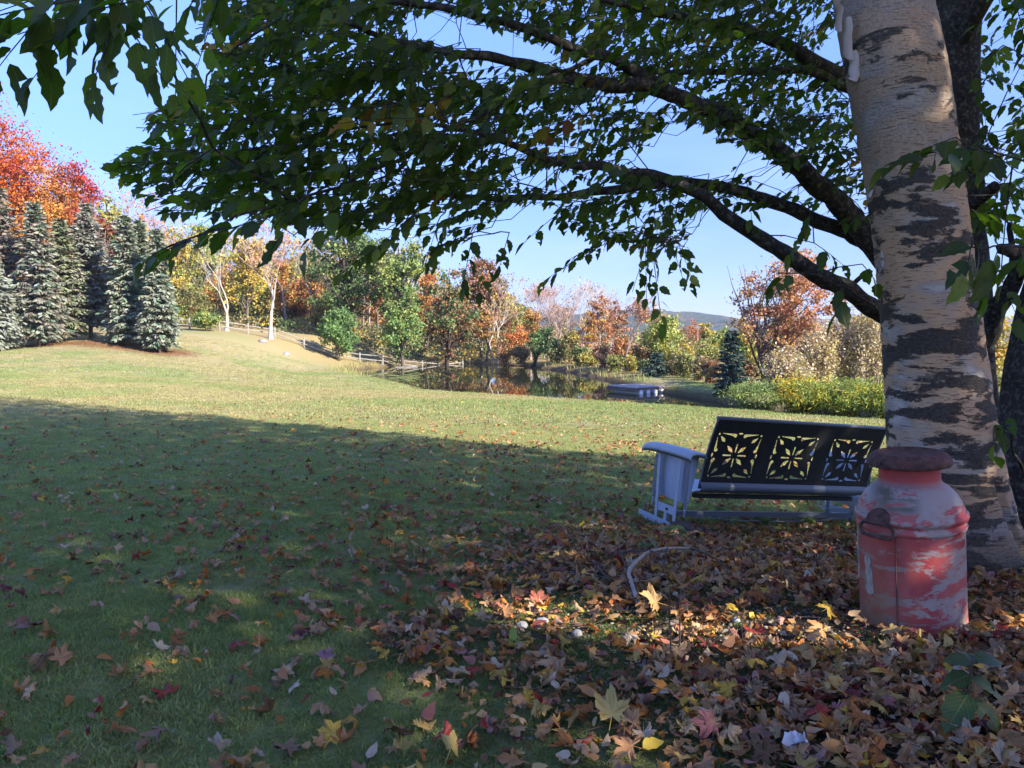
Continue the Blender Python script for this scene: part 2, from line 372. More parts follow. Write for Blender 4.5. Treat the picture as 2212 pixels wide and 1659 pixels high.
def ground_hit(vx, vy):
    d = ray(vx, vy); t = np.concatenate([np.linspace(.8, 12, 700), np.linspace(12.02, 110, 1200)])
    g = gz(d[0] * t, d[1] * t); zz = CZ + d[2] * t; k = np.argmax(zz < g)
    if k == 0: k = len(t) - 1
    return np.array([d[0] * t[k], d[1] * t[k], g[k]])

SPRUCE_XY = []
CANXY = at(1972, 1352, 2.62)
def litter(x, y):                                        # 1 in the bare leaf-littered soil under the trees
    a = np.hypot((x - 1.75) / 1.75, (y - 3.1) / 2.1); n = fbm(x * 1.6, y * 1.6, 4)
    b = sstep(1.25, .55, a + (n - .5) * .9)
    c = sstep(-.5, .7, x + (n - .5) * 1.9 - .1) * sstep(5.2, 4.2, y) * sstep(.6, 1.4, y)
    return np.clip(np.maximum(b, c), 0, 1)
nth_f, r_ = 330, np.concatenate([np.geomspace(.05, 5, 24), np.linspace(5.06, 13, 190), np.geomspace(13.06, 62, 200), np.geomspace(62.6, 5500, 110)])
th = np.concatenate([np.linspace(-math.pi, -.95, 26), np.linspace(-.94, .94, nth_f), np.linspace(.95, math.pi, 26)])
TH, RR = np.meshgrid(th, r_); X = RR * np.sin(TH); Y = RR * np.cos(TH) - 6.0; Z = gz(X, Y)
spruce_c = [at(v, 745, 54)[:2] for v in (0, 80, 135, 200, 275, 310, 345)]
def ground_col(X, Y):
    n1 = fbm(X * .33, Y * .33, 5); n2 = fbm(X * .09 + 40, Y * .16, 4); n3 = fbm(X * 2.1, Y * 2.1, 3)
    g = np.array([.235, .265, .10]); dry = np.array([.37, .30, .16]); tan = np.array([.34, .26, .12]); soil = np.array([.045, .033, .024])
    dist = np.hypot(X, Y)
    fd = sstep(.42, .64, .55 * n1 + .45 * n2) * sstep(12, 22, dist) * .85 + .20 * sstep(.5, .7, n3)
    band = np.exp(-((X + .9 * Y - 24) / 7.) ** 2) * sstep(0, -9, X) * .55            # worn, dry belt across the left lawn
    mid_ = np.exp(-((Y + .25 * X - 14) / 6.) ** 2) * .40 * (.5 + n3); fd = np.clip(fd + band + mid_, 0, 1)
    c = g * (1 - fd[..., None]) + dry * fd[..., None]
    far = sstep(58, 70, Y + .25 * X) * sstep(.25, .55, n1 + .2)
    c = c * (1 - far[..., None]) + tan * far[..., None]
    for sx, sy in spruce_c:
        f = sstep(3.0, .9, np.hypot(X - sx - 0.5, (Y - sy)) + (n1 - .5) * 2)[..., None]; c = c * (1 - f) + np.array([.22, .10, .05]) * f
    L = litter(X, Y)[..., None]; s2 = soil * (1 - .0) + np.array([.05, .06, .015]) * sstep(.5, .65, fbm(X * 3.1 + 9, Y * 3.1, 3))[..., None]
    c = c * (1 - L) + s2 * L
    d = polydist(X, Y, POND); ins = inpoly(X, Y, POND)
    e = (sstep(1.2, .2, d) * .8)[..., None]; c = c * (1 - e) + np.array([.10, .065, .035]) * e
    # leaf-strewn far bank, green towards the dock
    far_b = (sstep(9, 1, d) * sstep(30, 40, Y) * sstep(-2, 8, X) * sstep(52, 60, Y))[..., None] * (~ins)[..., None]
    c = c * (1 - far_b * .8) + np.array([.26, .16, .08]) * far_b * .8
    wl_ = sstep(96, 130, dist)[..., None]; c = c * (1 - wl_) + np.array([.11, .085, .04]) * wl_
    return np.where(ins[..., None], np.array([.03, .025, .015]), c)
gm, n, l, p = principled('ground', rough=.95, spec=.15); h = NB(n, l)
pv = h.pos(); c = h.attr('col')
na = h.noise(pv, 55, 4); nb = h.noise(h.map(pv, (1, 1, 1)), 7, 5); ncc = h.noise(pv, 240, 2)
c = h.mix(h.rng(na, .3, .7, 0, .55), c, h.mix(1.0, c, (.55, .6, .5), 'MULTIPLY'))
c = h.mix(h.rng(nb, .45, .75, 0, .35), c, h.mix(1.0, c, (1.35, 1.2, .9), 'MULTIPLY'))
hh = h.math('ADD', h.math('MULTIPLY', na, .7), h.math('MULTIPLY', ncc, .5))
l.new(c, p.inputs['Base Color']); l.new(h.bump(hh, .9, .025), p.inputs['Normal'])
b = Buf(); nr, nt_ = X.shape; ii, jj = np.meshgrid(np.arange(nr - 1), np.arange(nt_ - 1), indexing='ij'); k0 = ii * nt_ + jj
q = np.stack([k0, k0 + nt_, k0 + nt_ + 1, k0 + 1], -1).reshape(-1, 4)[:, ::-1]
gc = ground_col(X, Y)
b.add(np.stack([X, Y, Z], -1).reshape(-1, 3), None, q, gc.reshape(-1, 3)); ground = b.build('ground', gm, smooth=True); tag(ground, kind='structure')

# water: a flat sheet over the pond basin
wm, n, l, p = principled('pond_water', (.022, .024, .012), .025, 0, .5); p.inputs['IOR'].default_value = 1.33; h = NB(n, l)
f = h.noise(h.map(h.pos(), (.9, .35, 1)), 1.2, 3); l.new(h.bump(f, .10, .02), p.inputs['Normal'])
pa = np.array(POND); cen = pa.mean(0)
from mathutils.geometry import tessellate_polygon
from mathutils import Vector, Matrix
e1 = np.roll(pa, -1, 0) - pa; e0 = pa - np.roll(pa, 1, 0); nrm_ = unit(np.stack([e0[:, 1], -e0[:, 0]], -1)) + unit(np.stack([e1[:, 1], -e1[:, 0]], -1)); nrm_ = unit(nrm_)
sgn_ = 1 if not inpoly(pa[:1, 0] + nrm_[:1, 0] * .3, pa[:1, 1] + nrm_[:1, 1] * .3, POND)[0] else -1
pw = pa + nrm_ * sgn_ * .8; b = Buf(); b.add(np.c_[pw, np.full(len(pw), ZW)], [tuple(t_) for t_ in tessellate_polygon([[Vector((*q_, 0)) for q_ in pw]])]); me_w = b.build('pond_water', wm); tag(me_w, kind='structure')
if me_w.data.polygons[0].normal.z < 0: me_w.data.flip_normals()

# ------------------------------------------------------------------ hills
def hill(name, prof, Y0, depth, col, amp, zb=-9.0, step=12.0):
    xs = [at(v, y, Y0) for v, y in prof]; px = np.array([q[0] for q in xs]); pz = np.array([q[2] for q in xs])
    x = np.arange(px[0], px[-1], step); z = np.interp(x, px, pz); t = np.linspace(0, 1, 26)
    Xh, Th = np.meshgrid(x, t); prf = np.sin(np.clip(Th * 1.15, 0, 1) * math.pi / 2) ** 1.3
    Yh = Y0 - depth * (1 - Th); zt = np.interp(Xh.ravel(), x, z).reshape(Xh.shape)
    Zh = CZ + zb + (zt - CZ - zb) * np.where(Th < .87, prf, 1 - (Th - .87) * 1.2)
    e = sstep(0, 1, Th * 6); nn = fbm(Xh / step * .9, Th * 60, 4); Zh = Zh + (nn - .5) * amp * e
    cc = np.array(col[0]) + (np.array(col[1]) - np.array(col[0])) * sstep(.4, .62, fbm(Xh / (step * 3), Th * 18 + 3, 4))[..., None]
    bb = Buf(); r, c_ = Xh.shape; i, j = np.meshgrid(np.arange(r - 1), np.arange(c_ - 1), indexing='ij'); k = i * c_ + j
    bb.add(np.stack([Xh, Yh, Zh], -1).reshape(-1, 3), None, np.stack([k, k + 1, k + c_ + 1, k + c_], -1).reshape(-1, 4), cc.reshape(-1, 3))
    mm, n, l, p = principled(name + '_woods', rough=1, spec=0); h = NB(n, l); f = h.noise(h.pos(), .10 if Y0 > 800 else .35, 5, .7)
    l.new(h.mix(h.rng(f, .35, .65), h.mix(1.0, h.attr('col'), (.5, .5, .5), 'MULTIPLY'), h.attr('col')), p.inputs['Base Color'])
    l.new(h.bump(f, 1.0, 6 if Y0 > 800 else 2.0), p.inputs['Normal'])
    return tag(bb.build(name, mm, smooth=False), kind='structure')
hill('far_hills', [(1000, 700), (1200, 684), (1330, 672), (1400, 675), (1480, 677), (1530, 684), (1570, 697), (1605, 706), (1700, 715), (2212, 725)], 1700, 500, [(.045, .07, .03), (.11, .075, .03)], 7)
hill('far_hills', [(1450, 705), (1560, 697), (1640, 694), (1760, 690), (1850, 686), (1960, 690), (2212, 682), (2500, 690)], 2600, 700, [(.05, .07, .03), (.10, .07, .03)], 9, step=20)
hill('wooded_hill', [(380, 640), (520, 605), (640, 575), (700, 560), (760, 575), (880, 640), (1000, 690), (1150, 715)], 260, 90, [(.20, .075, .03), (.10, .07, .03)], 4, -4, 2.5)

# ------------------------------------------------------------------ far tree builders
RHOMB = (np.array([[0, -.5, 0], [.36, -.05, .1], [0, .5, 0], [-.36, -.05, .1]]), np.zeros((0, 3), int), np.array([[0, 1, 2, 3]]), np.array([[.5, 0], [1, .5], [.5, 1], [0, .5]]))
SPRAY = (np.array([[-.10, 0, 0], [.10, 0, 0], [.16, .5, -.03], [0, 1, -.12], [-.16, .5, -.03]]), np.array([[4, 2, 3]]), np.array([[0, 1, 2, 4]]), np.zeros((5, 2)))
DES = [0.0]
def pick(pal, n):
    p = np.array([q[:3] for q in pal], float); p = p * (1 - DES[0]) + DES[0] * p.mean(1, keepdims=True) * np.array([1.06, 1.0, .86]); w = np.array([q[3] if len(q) > 3 else 1 for q in pal], float); return p[rng.choice(len(p), n, p=w / w.sum())]
def limb_pts(p0, p1, n=5, sag=.0, wob=.05):
    t = np.linspace(0, 1, n)[:, None]; L = np.linalg.norm(p1 - p0); P = p0 + (p1 - p0) * t
    P[:, 2] += sag * L * (t[:, 0] * (1 - t[:, 0])) * 4; P[1:-1] += rng.normal(size=(n - 2, 3)) * wob * L; return P
def branch_poly(b, P, r0, r1, sides, col):
    r = np.linspace(r0, r1, len(P)); prisms(b, P[:-1], P[1:], r[:-1], r[1:], sides, col)
def crown_tree(name, label, cat, vx, Yd, top, wpx, pal, group=None, base=.22, nl=5200, ls=.30, bark=(.20, .17, .14), tr=None, clumps=70, sig=.075, lean=0., stems=1, flat=1.0, xy=None, H=None, W=None, limbs=True, tint=None, fill=.85, wob=.06, cshift=0.):
    if xy is None: x = at(vx, 720, Yd)[0]; y = Yd
    else: x, y = xy
    z0 = G(x, y) - .05
    if H is None: H = at(vx, top, Yd)[2] - z0
    if W is None: W = wpx / F * Yd
    root = thing(name, label, cat, (x, y, z0), group)
    tr = tr or max(.05, H * .017)
    cb = H * base; cz_ = (H + cb) / 2; rz = (H - cb) / 2; rw = W / 2
    d = rdir(clumps); rad = rng.random(clumps) ** (1 / 2.2) * fill + rng.normal(size=clumps) * .07
    cen = d * rad[:, None] * np.array([rw, rw * flat, rz]); zz = cen[:, 2] / rz
    cen[:, :2] *= np.clip(1.08 - .25 * zz, .5, 1.3)[:, None]; cen[:, 2] += cz_; cen[:, 0] += lean * cen[:, 2] + cshift * W
    bt = Buf(); bc = np.array(bark)
    for s in range(stems):
        top_p = np.array([lean * H * .85 + (rng.normal() * rw * .45 if stems > 1 else rng.normal() * rw * .1), rng.normal() * rw * .2, H * .88])
        P = limb_pts(np.array([(s - (stems - 1) / 2) * tr * 1.6, 0, 0.]), top_p, 8, 0, .018)
        rr = tr * (.75 if stems > 1 else 1) * np.array([1.35, 1.0, .9, .78, .65, .5, .33, .12])
        tube(bt, P, rr, 7, bc)
        if limbs:
            m = max(5, clumps // (2 * stems))
            for c in cen[rng.choice(clumps, min(m, clumps), replace=False)]:
                tz = np.clip(c[2] / H * .72 - .1 + rng.normal() * .04, base * .55, .85); k = tz * 7; i = int(k)
                p0 = P[i] + (P[min(i + 1, 7)] - P[i]) * (k - i); pp = limb_pts(p0, c, 4, .06, wob)
                r0 = max(.012, rr[i] * .42); branch_poly(bt, pp, r0, .012 + .002 * H / 10, 4, bc)
    bt.build('trunk', M['bark_far'], root, smooth=True)
    per = rng.multinomial(nl, rng.dirichlet(np.ones(clumps) * 4)); ci = np.repeat(np.arange(clumps), per)
    s3 = np.array([sig * W, sig * W, sig * W * .75]) * 1.0
    O = cen[ci] + rng.normal(size=(nl, 3)) * s3 * rng.choice([.7, 1.0, 1.5], nl)[:, None]
    O[:, 2] = np.maximum(O[:, 2], .25)
    cc = pick(pal, clumps)[ci] * (.8 + .4 * rng.random(clumps))[ci, None]; own = pick(pal, nl); cc = np.where((rng.random(nl) < .35)[:, None], own, cc)
    if tint is not None: cc = tint(O, cc, W, H)
    cc = cc * (.75 + .5 * rng.random((nl, 1)))
    out = unit(O - np.array([0, 0, cz_])) * .5 + rdir(nl) + np.array([0, 0, .35])
    bl = Buf(); stamp(bl, RHOMB, O, rdir(nl), out, ls * (.6 + .8 * rng.random(nl)), cc); bl.build('crown', M['crown'], root)
    return root
def bare_tree(name, label, cat, vx, Yd, top, spread, bark, group=None, leafpal=None, nl=0, ls=.22, tr=None, forks=None, xy=None, H=None, depth=5, first=.35, twig=None, lean=0., part='branches', angle=.5, sides=6, up=.3, nmul=1.0):
    if xy is None: x = at(vx, 720, Yd)[0]; y = Yd
    else: x, y = xy
    z0 = G(x, y) - .06
    if H is None: H = at(vx, top, Yd)[2] - z0
    root = thing(name, label, cat, (x, y, z0), group); tr = tr or H * .016
    bt, bb = Buf(), Buf(); bc = np.array(bark); tc_ = np.array(twig if twig is not None else bark); tips = []
    segs = [[], [], [], []]
    def grow(p, d, L, r, lev):
        n = 4 if lev < 2 else 3; pts = [p]; dd = d
        for i in range(n):
            dd = unit(dd + rng.normal(size=3) * (.03 if lev == 0 else .16) + np.array([0, 0, up * .22 * (lev > 0)])); pts.append(pts[-1] + dd * L / n)
        rend = r * (.62 if lev < depth else .35); rr = np.linspace(r, rend, n + 1)
        if lev == 0: rr[0] *= 1.35
        if lev <= 1: tube(bt, pts, rr, sides, bc, cap=False)
        else:
            for i in range(n): segs[0].append(pts[i]); segs[1].append(pts[i + 1]); segs[2].append(rr[i]); segs[3].append(rr[i + 1])
        if lev >= depth: tips.append(pts[-1]); tips.append(pts[-2]); return
        k = (forks or [3, 3, 3, 3, 3])[min(lev, 4)]; k = max(2, int(round(k * nmul))) if lev > 1 else k
        ph = rng.random() * 6.28
        for i in range(k):
            a = ph + i * 6.283 / k + rng.normal() * .3; ang = angle * spread * (.55 + .8 * rng.random()) * (.75 if lev == 0 else 1)
            ref = np.array([1., 0, 0]) if abs(dd[0]) < .9 else np.array([0, 1., 0]); u = unit(np.cross(dd, ref)); w = np.cross(dd, u)
            nd = unit(dd * math.cos(ang) + (u * math.cos(a) + w * math.sin(a)) * math.sin(ang))
            q0 = pts[-1] if (i < 2 or lev == 0) else np.array(pts[-2]) * .6 + np.array(pts[-1]) * .4
            grow(np.array(q0), nd, L * (.62 + .25 * rng.random()) if lev else H * .33 * (.8 + .4 * rng.random()), rend * (.72 if i else .85), lev + 1)
    grow(np.zeros(3), unit(np.array([lean, 0, 1.])), H * first, tr, 0)
    zmax = max(t[2] for t in tips); f = H / zmax
    for B_ in (bt,):
        for i in range(len(B_.V)): B_.V[i] = B_.V[i] * np.array([1, 1, f])
    sc3 = np.array([1, 1, f])
    bt.build('trunk', M['bark_far'], root, smooth=True)
    prisms(bb, np.array(segs[0]) * sc3, np.array(segs[1]) * sc3, np.maximum(segs[2], .006 + H * .0007), np.maximum(segs[3], .004 + H * .0006), 3, tc_)
    bb.build(part, M['bark_far'], root)['kind'] = 'stuff'
    if nl:
        tp = np.array(tips) * sc3; O = tp[rng.integers(0, len(tp), nl)] + rng.normal(size=(nl, 3)) * H * .018
        bl = Buf(); stamp(bl, RHOMB, O, rdir(nl), rdir(nl, .4), ls * (.6 + .8 * rng.random(nl)), pick(leafpal, nl) * (.75 + .5 * rng.random((nl, 1)))); bl.build('crown', M['crown'], root)
    return root
def conifer(name, label, cat, vx, Yd, top, wpx, pal, group=None, dead=.0, bare=.08, levels=66, per=11, droop=.25, bark=(.22, .19, .17), xy=None, H=None, W=None, spl=.42, shape=.75):
    if xy is None: x = at(vx, 720, Yd)[0]; y = Yd
    else: x, y = xy
    z0 = G(x, y) - .05
    if H is None: H = at(vx, top, Yd)[2] - z0
    if W is None: W = wpx / F * Yd
    root = thing(name, label, cat, (x, y, z0), group)
    bt = Buf(); P = np.array([[0, 0, 0], [0.02, 0, H * .12], [0, .02, H * .5], [0, 0, H * .99]]); tube(bt, smoothline(P, 10), np.linspace(H * .017, .015, 10), 8, bark)
    bt.build('trunk', M['bark_far'], root, smooth=True)
    bd, bl = Buf(), Buf(); O, D, N, S, CC = [], [], [], [], []; s0, s1, sr = [], [], []
    for i in range(levels):
        t = (i + rng.random()) / levels; z = H * (bare + (1 - bare) * t ** .95)
        Lmax = W / 2 * (1 - t) ** shape * (.82 + .3 * rng.random()) * (1.0 if t > .12 else .82) + .12
        k = max(4, int(per * (1 - .45 * t)))
        for j in range(k):
            a = rng.random() * 6.283; L = Lmax * (.55 + .35 * rng.random()) * (.62 + .85 * float(vnoise(math.cos(a) * 1.7 + 9 + vx, math.sin(a) * 1.7 + z * .55))); dz = -droop * (1 - t) + .45 * t ** 2
            dirv = np.array([math.cos(a), math.sin(a), dz + rng.normal() * .08]); 
            isd = rng.random() < dead * (1.2 - t)
            m = max(3, int(L / (spl * .42))); tt = (np.arange(m) + .35 + rng.random(m) * .3) / m
            q = np.array([0, 0, z]) + dirv * (tt * L)[:, None]; q[:, 2] += .10 * L * tt ** 2.2 - .0
            s0.append([0, 0, z]); s1.append(q[-1]); sr.append(.02 + .006 * L)
            if isd:
                tip = q + rng.normal(size=(m, 3)) * .12 + np.array([0, 0, -.22]) ; s0 += list(q); s1 += list(tip); sr += [.014] * m
                q = q[: max(1, m // 3)] if rng.random() < .6 else q[-max(1, m // 4):]
                tt = tt[: len(q)]
            for sgn in (-1, 1, 0):
                side = np.array([-math.sin(a), math.cos(a), 0]) * sgn
                O.append(q); D.append(unit(np.array([math.cos(a), math.sin(a), dz]) * (.75 if sgn else 1.) + side * .85 + rng.normal(size=(len(q), 3)) * .16 + np.array([0, 0, -.22 - droop * .4])))
                N.append(rdir(len(q), .9)); S.append(np.full(len(q), spl) * (.6 + .55 * rng.random(len(q)))); 
                c = pick(pal, 1) * (.75 + .5 * rng.random()); CC.append(np.repeat(c, len(q), 0) * (.8 + .4 * rng.random((len(q), 1))))
    O = np.concatenate(O); stamp(bl, SPRAY, O, np.concatenate(D), np.concatenate(N), np.concatenate(S), np.concatenate(CC), wid=np.concatenate(S) * 1.15)
    bl.build('needles', M['needle'], root)
    prisms(bd, np.array(s0), np.array(s1), np.array(sr), np.array(sr) * .4, 3, (.30, .26, .23)); bd.build('branches', M['bark_far'], root)['kind'] = 'stuff'
    return root
def shrub(name, label, cat, vx, Yd, top, wpx, pal, group=None, nl=2200, ls=.17, xy=None, H=None, W=None, stems=14, narrow=1.0, bark=(.16, .12, .09), open_=.0, dy=.8, base_fill=.06):
    if xy is None: x = at(vx, 720, Yd)[0]; y = Yd
    else: x, y = xy
    z0 = G(x, y) - .04
    if H is None: H = max(.5, at(vx, top, Yd)[2] - z0)
    if W is None: W = wpx / F * Yd
    root = thing(name, label, cat, (x, y, z0), group); bt = Buf(); tips = []
    for i in range(stems):
        a = rng.random() * 6.283; rr = rng.random() ** .6; hh = H * (1 - .45 * rr ** 2) * (.75 + .3 * rng.random())
        p0 = np.array([rng.normal() * W * .10, rng.normal() * W * .10 * dy, 0]); p1 = np.array([math.cos(a) * rr * W * .48, math.sin(a) * rr * W * .48 * dy, hh])
        pp = limb_pts(p0, p1, 5, .12, .04); branch_poly(bt, pp, .012 + H * .006, .006, 4, np.array(bark)); tips.append(pp)
        for k in range(3):
            c = pp[rng.integers(2, 5)]; e = c + np.array([rng.normal() * W * .09, rng.normal() * W * .09, abs(rng.normal()) * H * .12]); branch_poly(bt, np.array([c, e]), .008, .004, 3, np.array(bark)); tips.append(np.array([c, c * .5 + e * .5, e]))
    bt.build('stems', M['bark_far'], root)
    T = np.concatenate(tips); O = T[rng.integers(0, len(T), nl)] + rng.normal(size=(nl, 3)) * np.array([W * .075, W * .075 * dy, H * .075])
    O[:, 2] = np.clip(O[:, 2], base_fill * H, None); cl = pick(pal, 40); ki = (np.floor((O[:, 0] / W + 2) * 6).astype(int) * 7 + np.floor(O[:, 2] / H * 5).astype(int)) % 40
    cc = np.where((rng.random(nl) < .5)[:, None], cl[ki], pick(pal, nl)) * (.7 + .6 * rng.random((nl, 1)))
    S = ls * (.6 + .8 * rng.random(nl)); bl = Buf(); stamp(bl, RHOMB, O, rdir(nl, .5 if narrow < 1 else 0), rdir(nl, .5), S, cc, wid=S * narrow); bl.build('foliage', M['crown'], root)
    return root
# ------------------------------------------------------------------ the far side: spruces, maples, woods, bank
RED = [(.40, .065, .02, 3), (.48, .12, .015, 3), (.32, .035, .022, 1), (.50, .20, .02, 1.4)]
ORB = [(.48, .19, .05, 3), (.55, .26, .05, 2), (.40, .14, .05, 2), (.56, .36, .06, 1)]
RUST = [(.36, .13, .05, 2), (.28, .11, .05, 2), (.44, .22, .08, 1), (.24, .15, .06, 1)]
COPPER = [(.16, .055, .035, 3), (.22, .07, .035, 2), (.26, .10, .05, 1)]
YEL = [(.58, .40, .04, 3), (.46, .36, .06, 2), (.52, .28, .04, 1), (.30, .30, .06, 1)]
YG = [(.32, .35, .07, 3), (.22, .29, .06, 2), (.44, .40, .08, 1.5)]
GRN = [(.105, .175, .05, 3), (.14, .22, .06, 2), (.075, .13, .04, 2), (.24, .26, .07, .7)]
GRNB = [(.13, .24, .055, 3), (.17, .28, .07, 2), (.10, .19, .05, 1)]
SPR = [(.21, .225, .155, 3), (.26, .26, .19, 2), (.10, .155, .10, 2), (.24, .27, .21, 1)]
SPRB = [(.23, .25, .20, 3), (.28, .285, .235, 2), (.20, .205, .135, 2)]
SPRG = [(.17, .205, .10, 3), (.21, .225, .12, 2), (.26, .23, .15, 1.5)]
GREY = [(.22, .185, .15, 3), (.27, .225, .185, 2), (.20, .20, .15, 1)]
OLV = [(.20, .20, .07, 2), (.28, .24, .08, 2), (.15, .16, .06, 2), (.33, .22, .09, 1)]
BRN = [(.26, .16, .09, 2), (.34, .22, .12, 2), (.20, .14, .08, 2), (.36, .28, .10, 1)]
PNK = [(.50, .24, .14, 3), (.44, .19, .10, 2), (.56, .33, .16, 1.5), (.48, .15, .08, 1)]
gs = 'conifers in the row on the left lawn'
conifer('spruce_tree', 'small blue spruce cut by the left edge of the photo', 'spruce', -12, 50.5, 575, 120, SPRB, gs, bare=.1)
conifer('spruce_tree', 'tall half dead spruce with bare grey brown boughs beside the left edge', 'spruce', 12, 55, 406, 175, GREY + GREY + SPRG[:1], gs, dead=.8, per=10, shape=.85)
conifer('spruce_tree', 'silvery spruce with grey dead inner twigs, pointed top below the red maple', 'spruce', 84, 53, 437, 150, SPR + GREY[:1], gs, dead=.3)
conifer('spruce_tree', 'plain green spruce wedged between two silvery ones', 'spruce', 138, 56.5, 476, 140, SPRG + SPR[:1], gs, dead=.1)
conifer('spruce_tree', 'silvery blue spruce with a ragged spire before the copper leaved tree', 'spruce', 196, 58.5, 441, 145, SPRB + GREY[:1], gs, dead=.15, bare=.13)
conifer('spruce_tree', 'dense green spruce touching the copper leaved tree on its right', 'spruce', 277, 55, 467, 118, SPR, gs, bare=.07)
conifer('spruce_tree', 'green spruce in the middle of the dense trio on the right of the row', 'spruce', 307, 56.5, 480, 115, SPR + SPRG[:1], gs, bare=.07)
conifer('spruce_tree', 'last green spruce of the row, nearest the white trunked tree', 'spruce', 344, 53.5, 498, 118, SPR, gs, bare=.08)
def crimson(O, c, W, H):
    f = sstep(.05, .45, O[:, 0] / W + .9 * (O[:, 2] / H - .62) + rng.normal(size=len(O)) * .08)[:, None]; return c * (1 - f) + np.array([.36, .035, .028]) * f
def redtint(O, c, W, H):
    f = sstep(.55, .2, O[:, 2] / H + rng.normal(size=len(O)) * .08)[:, None] * .75; return c * (1 - f) + np.array([.50, .25, .04]) * f
crown_tree('maple_tree', 'huge scarlet and orange maple towering behind the spruces at the left edge', 'maple', -5, 70, 200, 262, RED, base=.05, nl=62000, ls=.21, clumps=210, sig=.07, fill=.97, tint=redtint)
crown_tree('maple_tree', 'round orange brown maple with a crimson top behind the spruces', 'maple', 152, 68, 334, 185, ORB, base=.05, nl=30000, ls=.20, clumps=170, fill=.95, sig=.055, tint=crimson)
crown_tree('copper_tree', 'dark copper leaved tree standing between two spruces', 'tree', 240, 62, 458, 95, COPPER, base=.02, nl=13000, ls=.19, clumps=90, sig=.06)
crown_tree('tall_tree', 'tall yellow green tree rising behind the copper leaved one', 'tree', 237, 82, 388, 75, YG, base=.15, nl=4200, ls=.32, clumps=60)
bare_tree('twiggy_tree', 'pink twigged nearly leafless tree against the sky above the spruce trio', 'tree', 262, 84, 386, 1.0, (.40, .30, .30), leafpal=PNK, nl=700, ls=.26, depth=5, first=.3)
crown_tree('small_tree', 'bright yellow treetop just above the last spruces', 'tree', 314, 92, 460, 62, YEL, base=.2, nl=3000, ls=.3, clumps=45)

DES[0] = .14
# white trunks before the fence
bare_tree('dead_tree', 'white barked leafless tree with two tall stems before the rail fence', 'tree', 490, 73.5, 492, .75, (.56, .52, .47), first=.24, tr=.21, forks=[2, 2, 3, 3, 2], depth=5, sides=9, up=.9, angle=.30, nl=120, leafpal=YEL)
bare_tree('dead_tree', 'white barked tree with one thick trunk and pinkish top twigs before the fence', 'tree', 585, 73.5, 482, .85, (.56, .52, .48), first=.40, tr=.21, forks=[3, 3, 3, 3, 2], depth=5, sides=9, up=.9, angle=.27, nl=420, leafpal=PNK, twig=(.52, .40, .36))
shrub('lawn_shrub', 'bushy green shrub on short bare stems left of the white trunks', 'shrub', 447, 71, 676, 62, GRNB + YG, nl=3200, ls=.2, base_fill=.22)
shrub('lawn_shrub', 'tall loose olive shrub standing behind the green lawn shrub', 'shrub', 412, 77, 625, 95, OLV + YG, nl=3400, ls=.22, base_fill=.12)

# woods behind the fence
feat = [
 (395, 94, 476, 78, YEL + YG, 'pale yellow tree just right of the spruce row, behind the fence'),
 (436, 98, 468, 86, YG + GRN[:1], 'tall yellow green tree behind the loose olive shrub'),
 (535, 87, 505, 96, YEL, 'golden yellow tree between the two white trunks'),
 (548, 92, 545, 64, GRN + YG, 'green leaved tree half hidden by the golden one'),
 (612, 93, 555, 60, ORB + YEL[:1], 'amber tree right behind the thick white trunk'),
 (668, 96, 580, 70, RUST + ORB, 'low rust brown tree left of the big green oak'),
 (700, 90, 640, 60, YEL + OLV, 'short yellow tree below the left side of the big green oak')]
for vx, Yd, tp, w, pal, lab in feat:
    crown_tree('wood_tree', lab, 'tree', vx, Yd, tp, w, pal, base=.16, nl=4200, ls=.30, clumps=55)
crown_tree('oak_tree', 'biggest green oak, broad crown on a dark trunk behind the fence', 'oak', 752, 84, 458, 158, GRN, base=.2, nl=10500, ls=.30, clumps=95, sig=.05, bark=(.09, .07, .06), fill=.95)
crown_tree('lawn_tree', 'small round bright green tree in front of the fence below the oak', 'tree', 731, 76, 660, 88, GRNB, base=.10, nl=6000, ls=.24, clumps=60, sig=.07)
crown_tree('oak_tree', 'olive green oak with yellowing top right of the biggest oak', 'oak', 862, 83, 474, 138, GRN + YG[:2], base=.24, nl=9000, ls=.30, clumps=85, sig=.05, bark=(.10, .08, .07), fill=.95)
crown_tree('lawn_tree', 'light green drooping tree at the fence under the olive oak', 'tree', 868, 79.5, 612, 92, GRNB + YG[:1], base=.10, nl=5600, ls=.24, clumps=60, bark=(.14, .12, .1))
crown_tree('oak_tree', 'dark limbed oak with green and rust leaves where the fence ends', 'oak', 966, 85, 560, 140, GRN + RUST, base=.16, nl=6500, ls=.28, clumps=75, sig=.05, bark=(.08, .065, .055))
crown_tree('oak_tree', 'broad rust brown oak rising above the green ones near the pond', 'oak', 1042, 92, 532, 140, RUST + OLV[:1], base=.12, nl=8500, ls=.30, clumps=85, sig=.052)
crown_tree('wood_tree', 'orange tree glowing between the olive oak and the dark limbed one', 'tree', 922, 92, 585, 70, ORB + RED[1:2], base=.2, nl=3600, ls=.28, clumps=45)
crown_tree('wood_tree', 'yellow orange young tree left of the slim birches by the pond', 'tree', 1052, 88, 652, 48, YEL + ORB, base=.25, nl=2200, ls=.22, clumps=40)
bare_tree('slim_birch', 'taller slim grey birch at the head of the pond', 'birch', 1074, 86, 630, .6, (.62, .56, .50), first=.5, tr=.12, depth=4, nl=260, leafpal=YEL)
bare_tree('slim_birch', 'shorter slim birch leaning beside its taller twin at the pond head', 'birch', 1064, 86.5, 668, .6, (.60, .53, .46), first=.5, tr=.12, depth=4, nl=160, leafpal=ORB, lean=-.08)
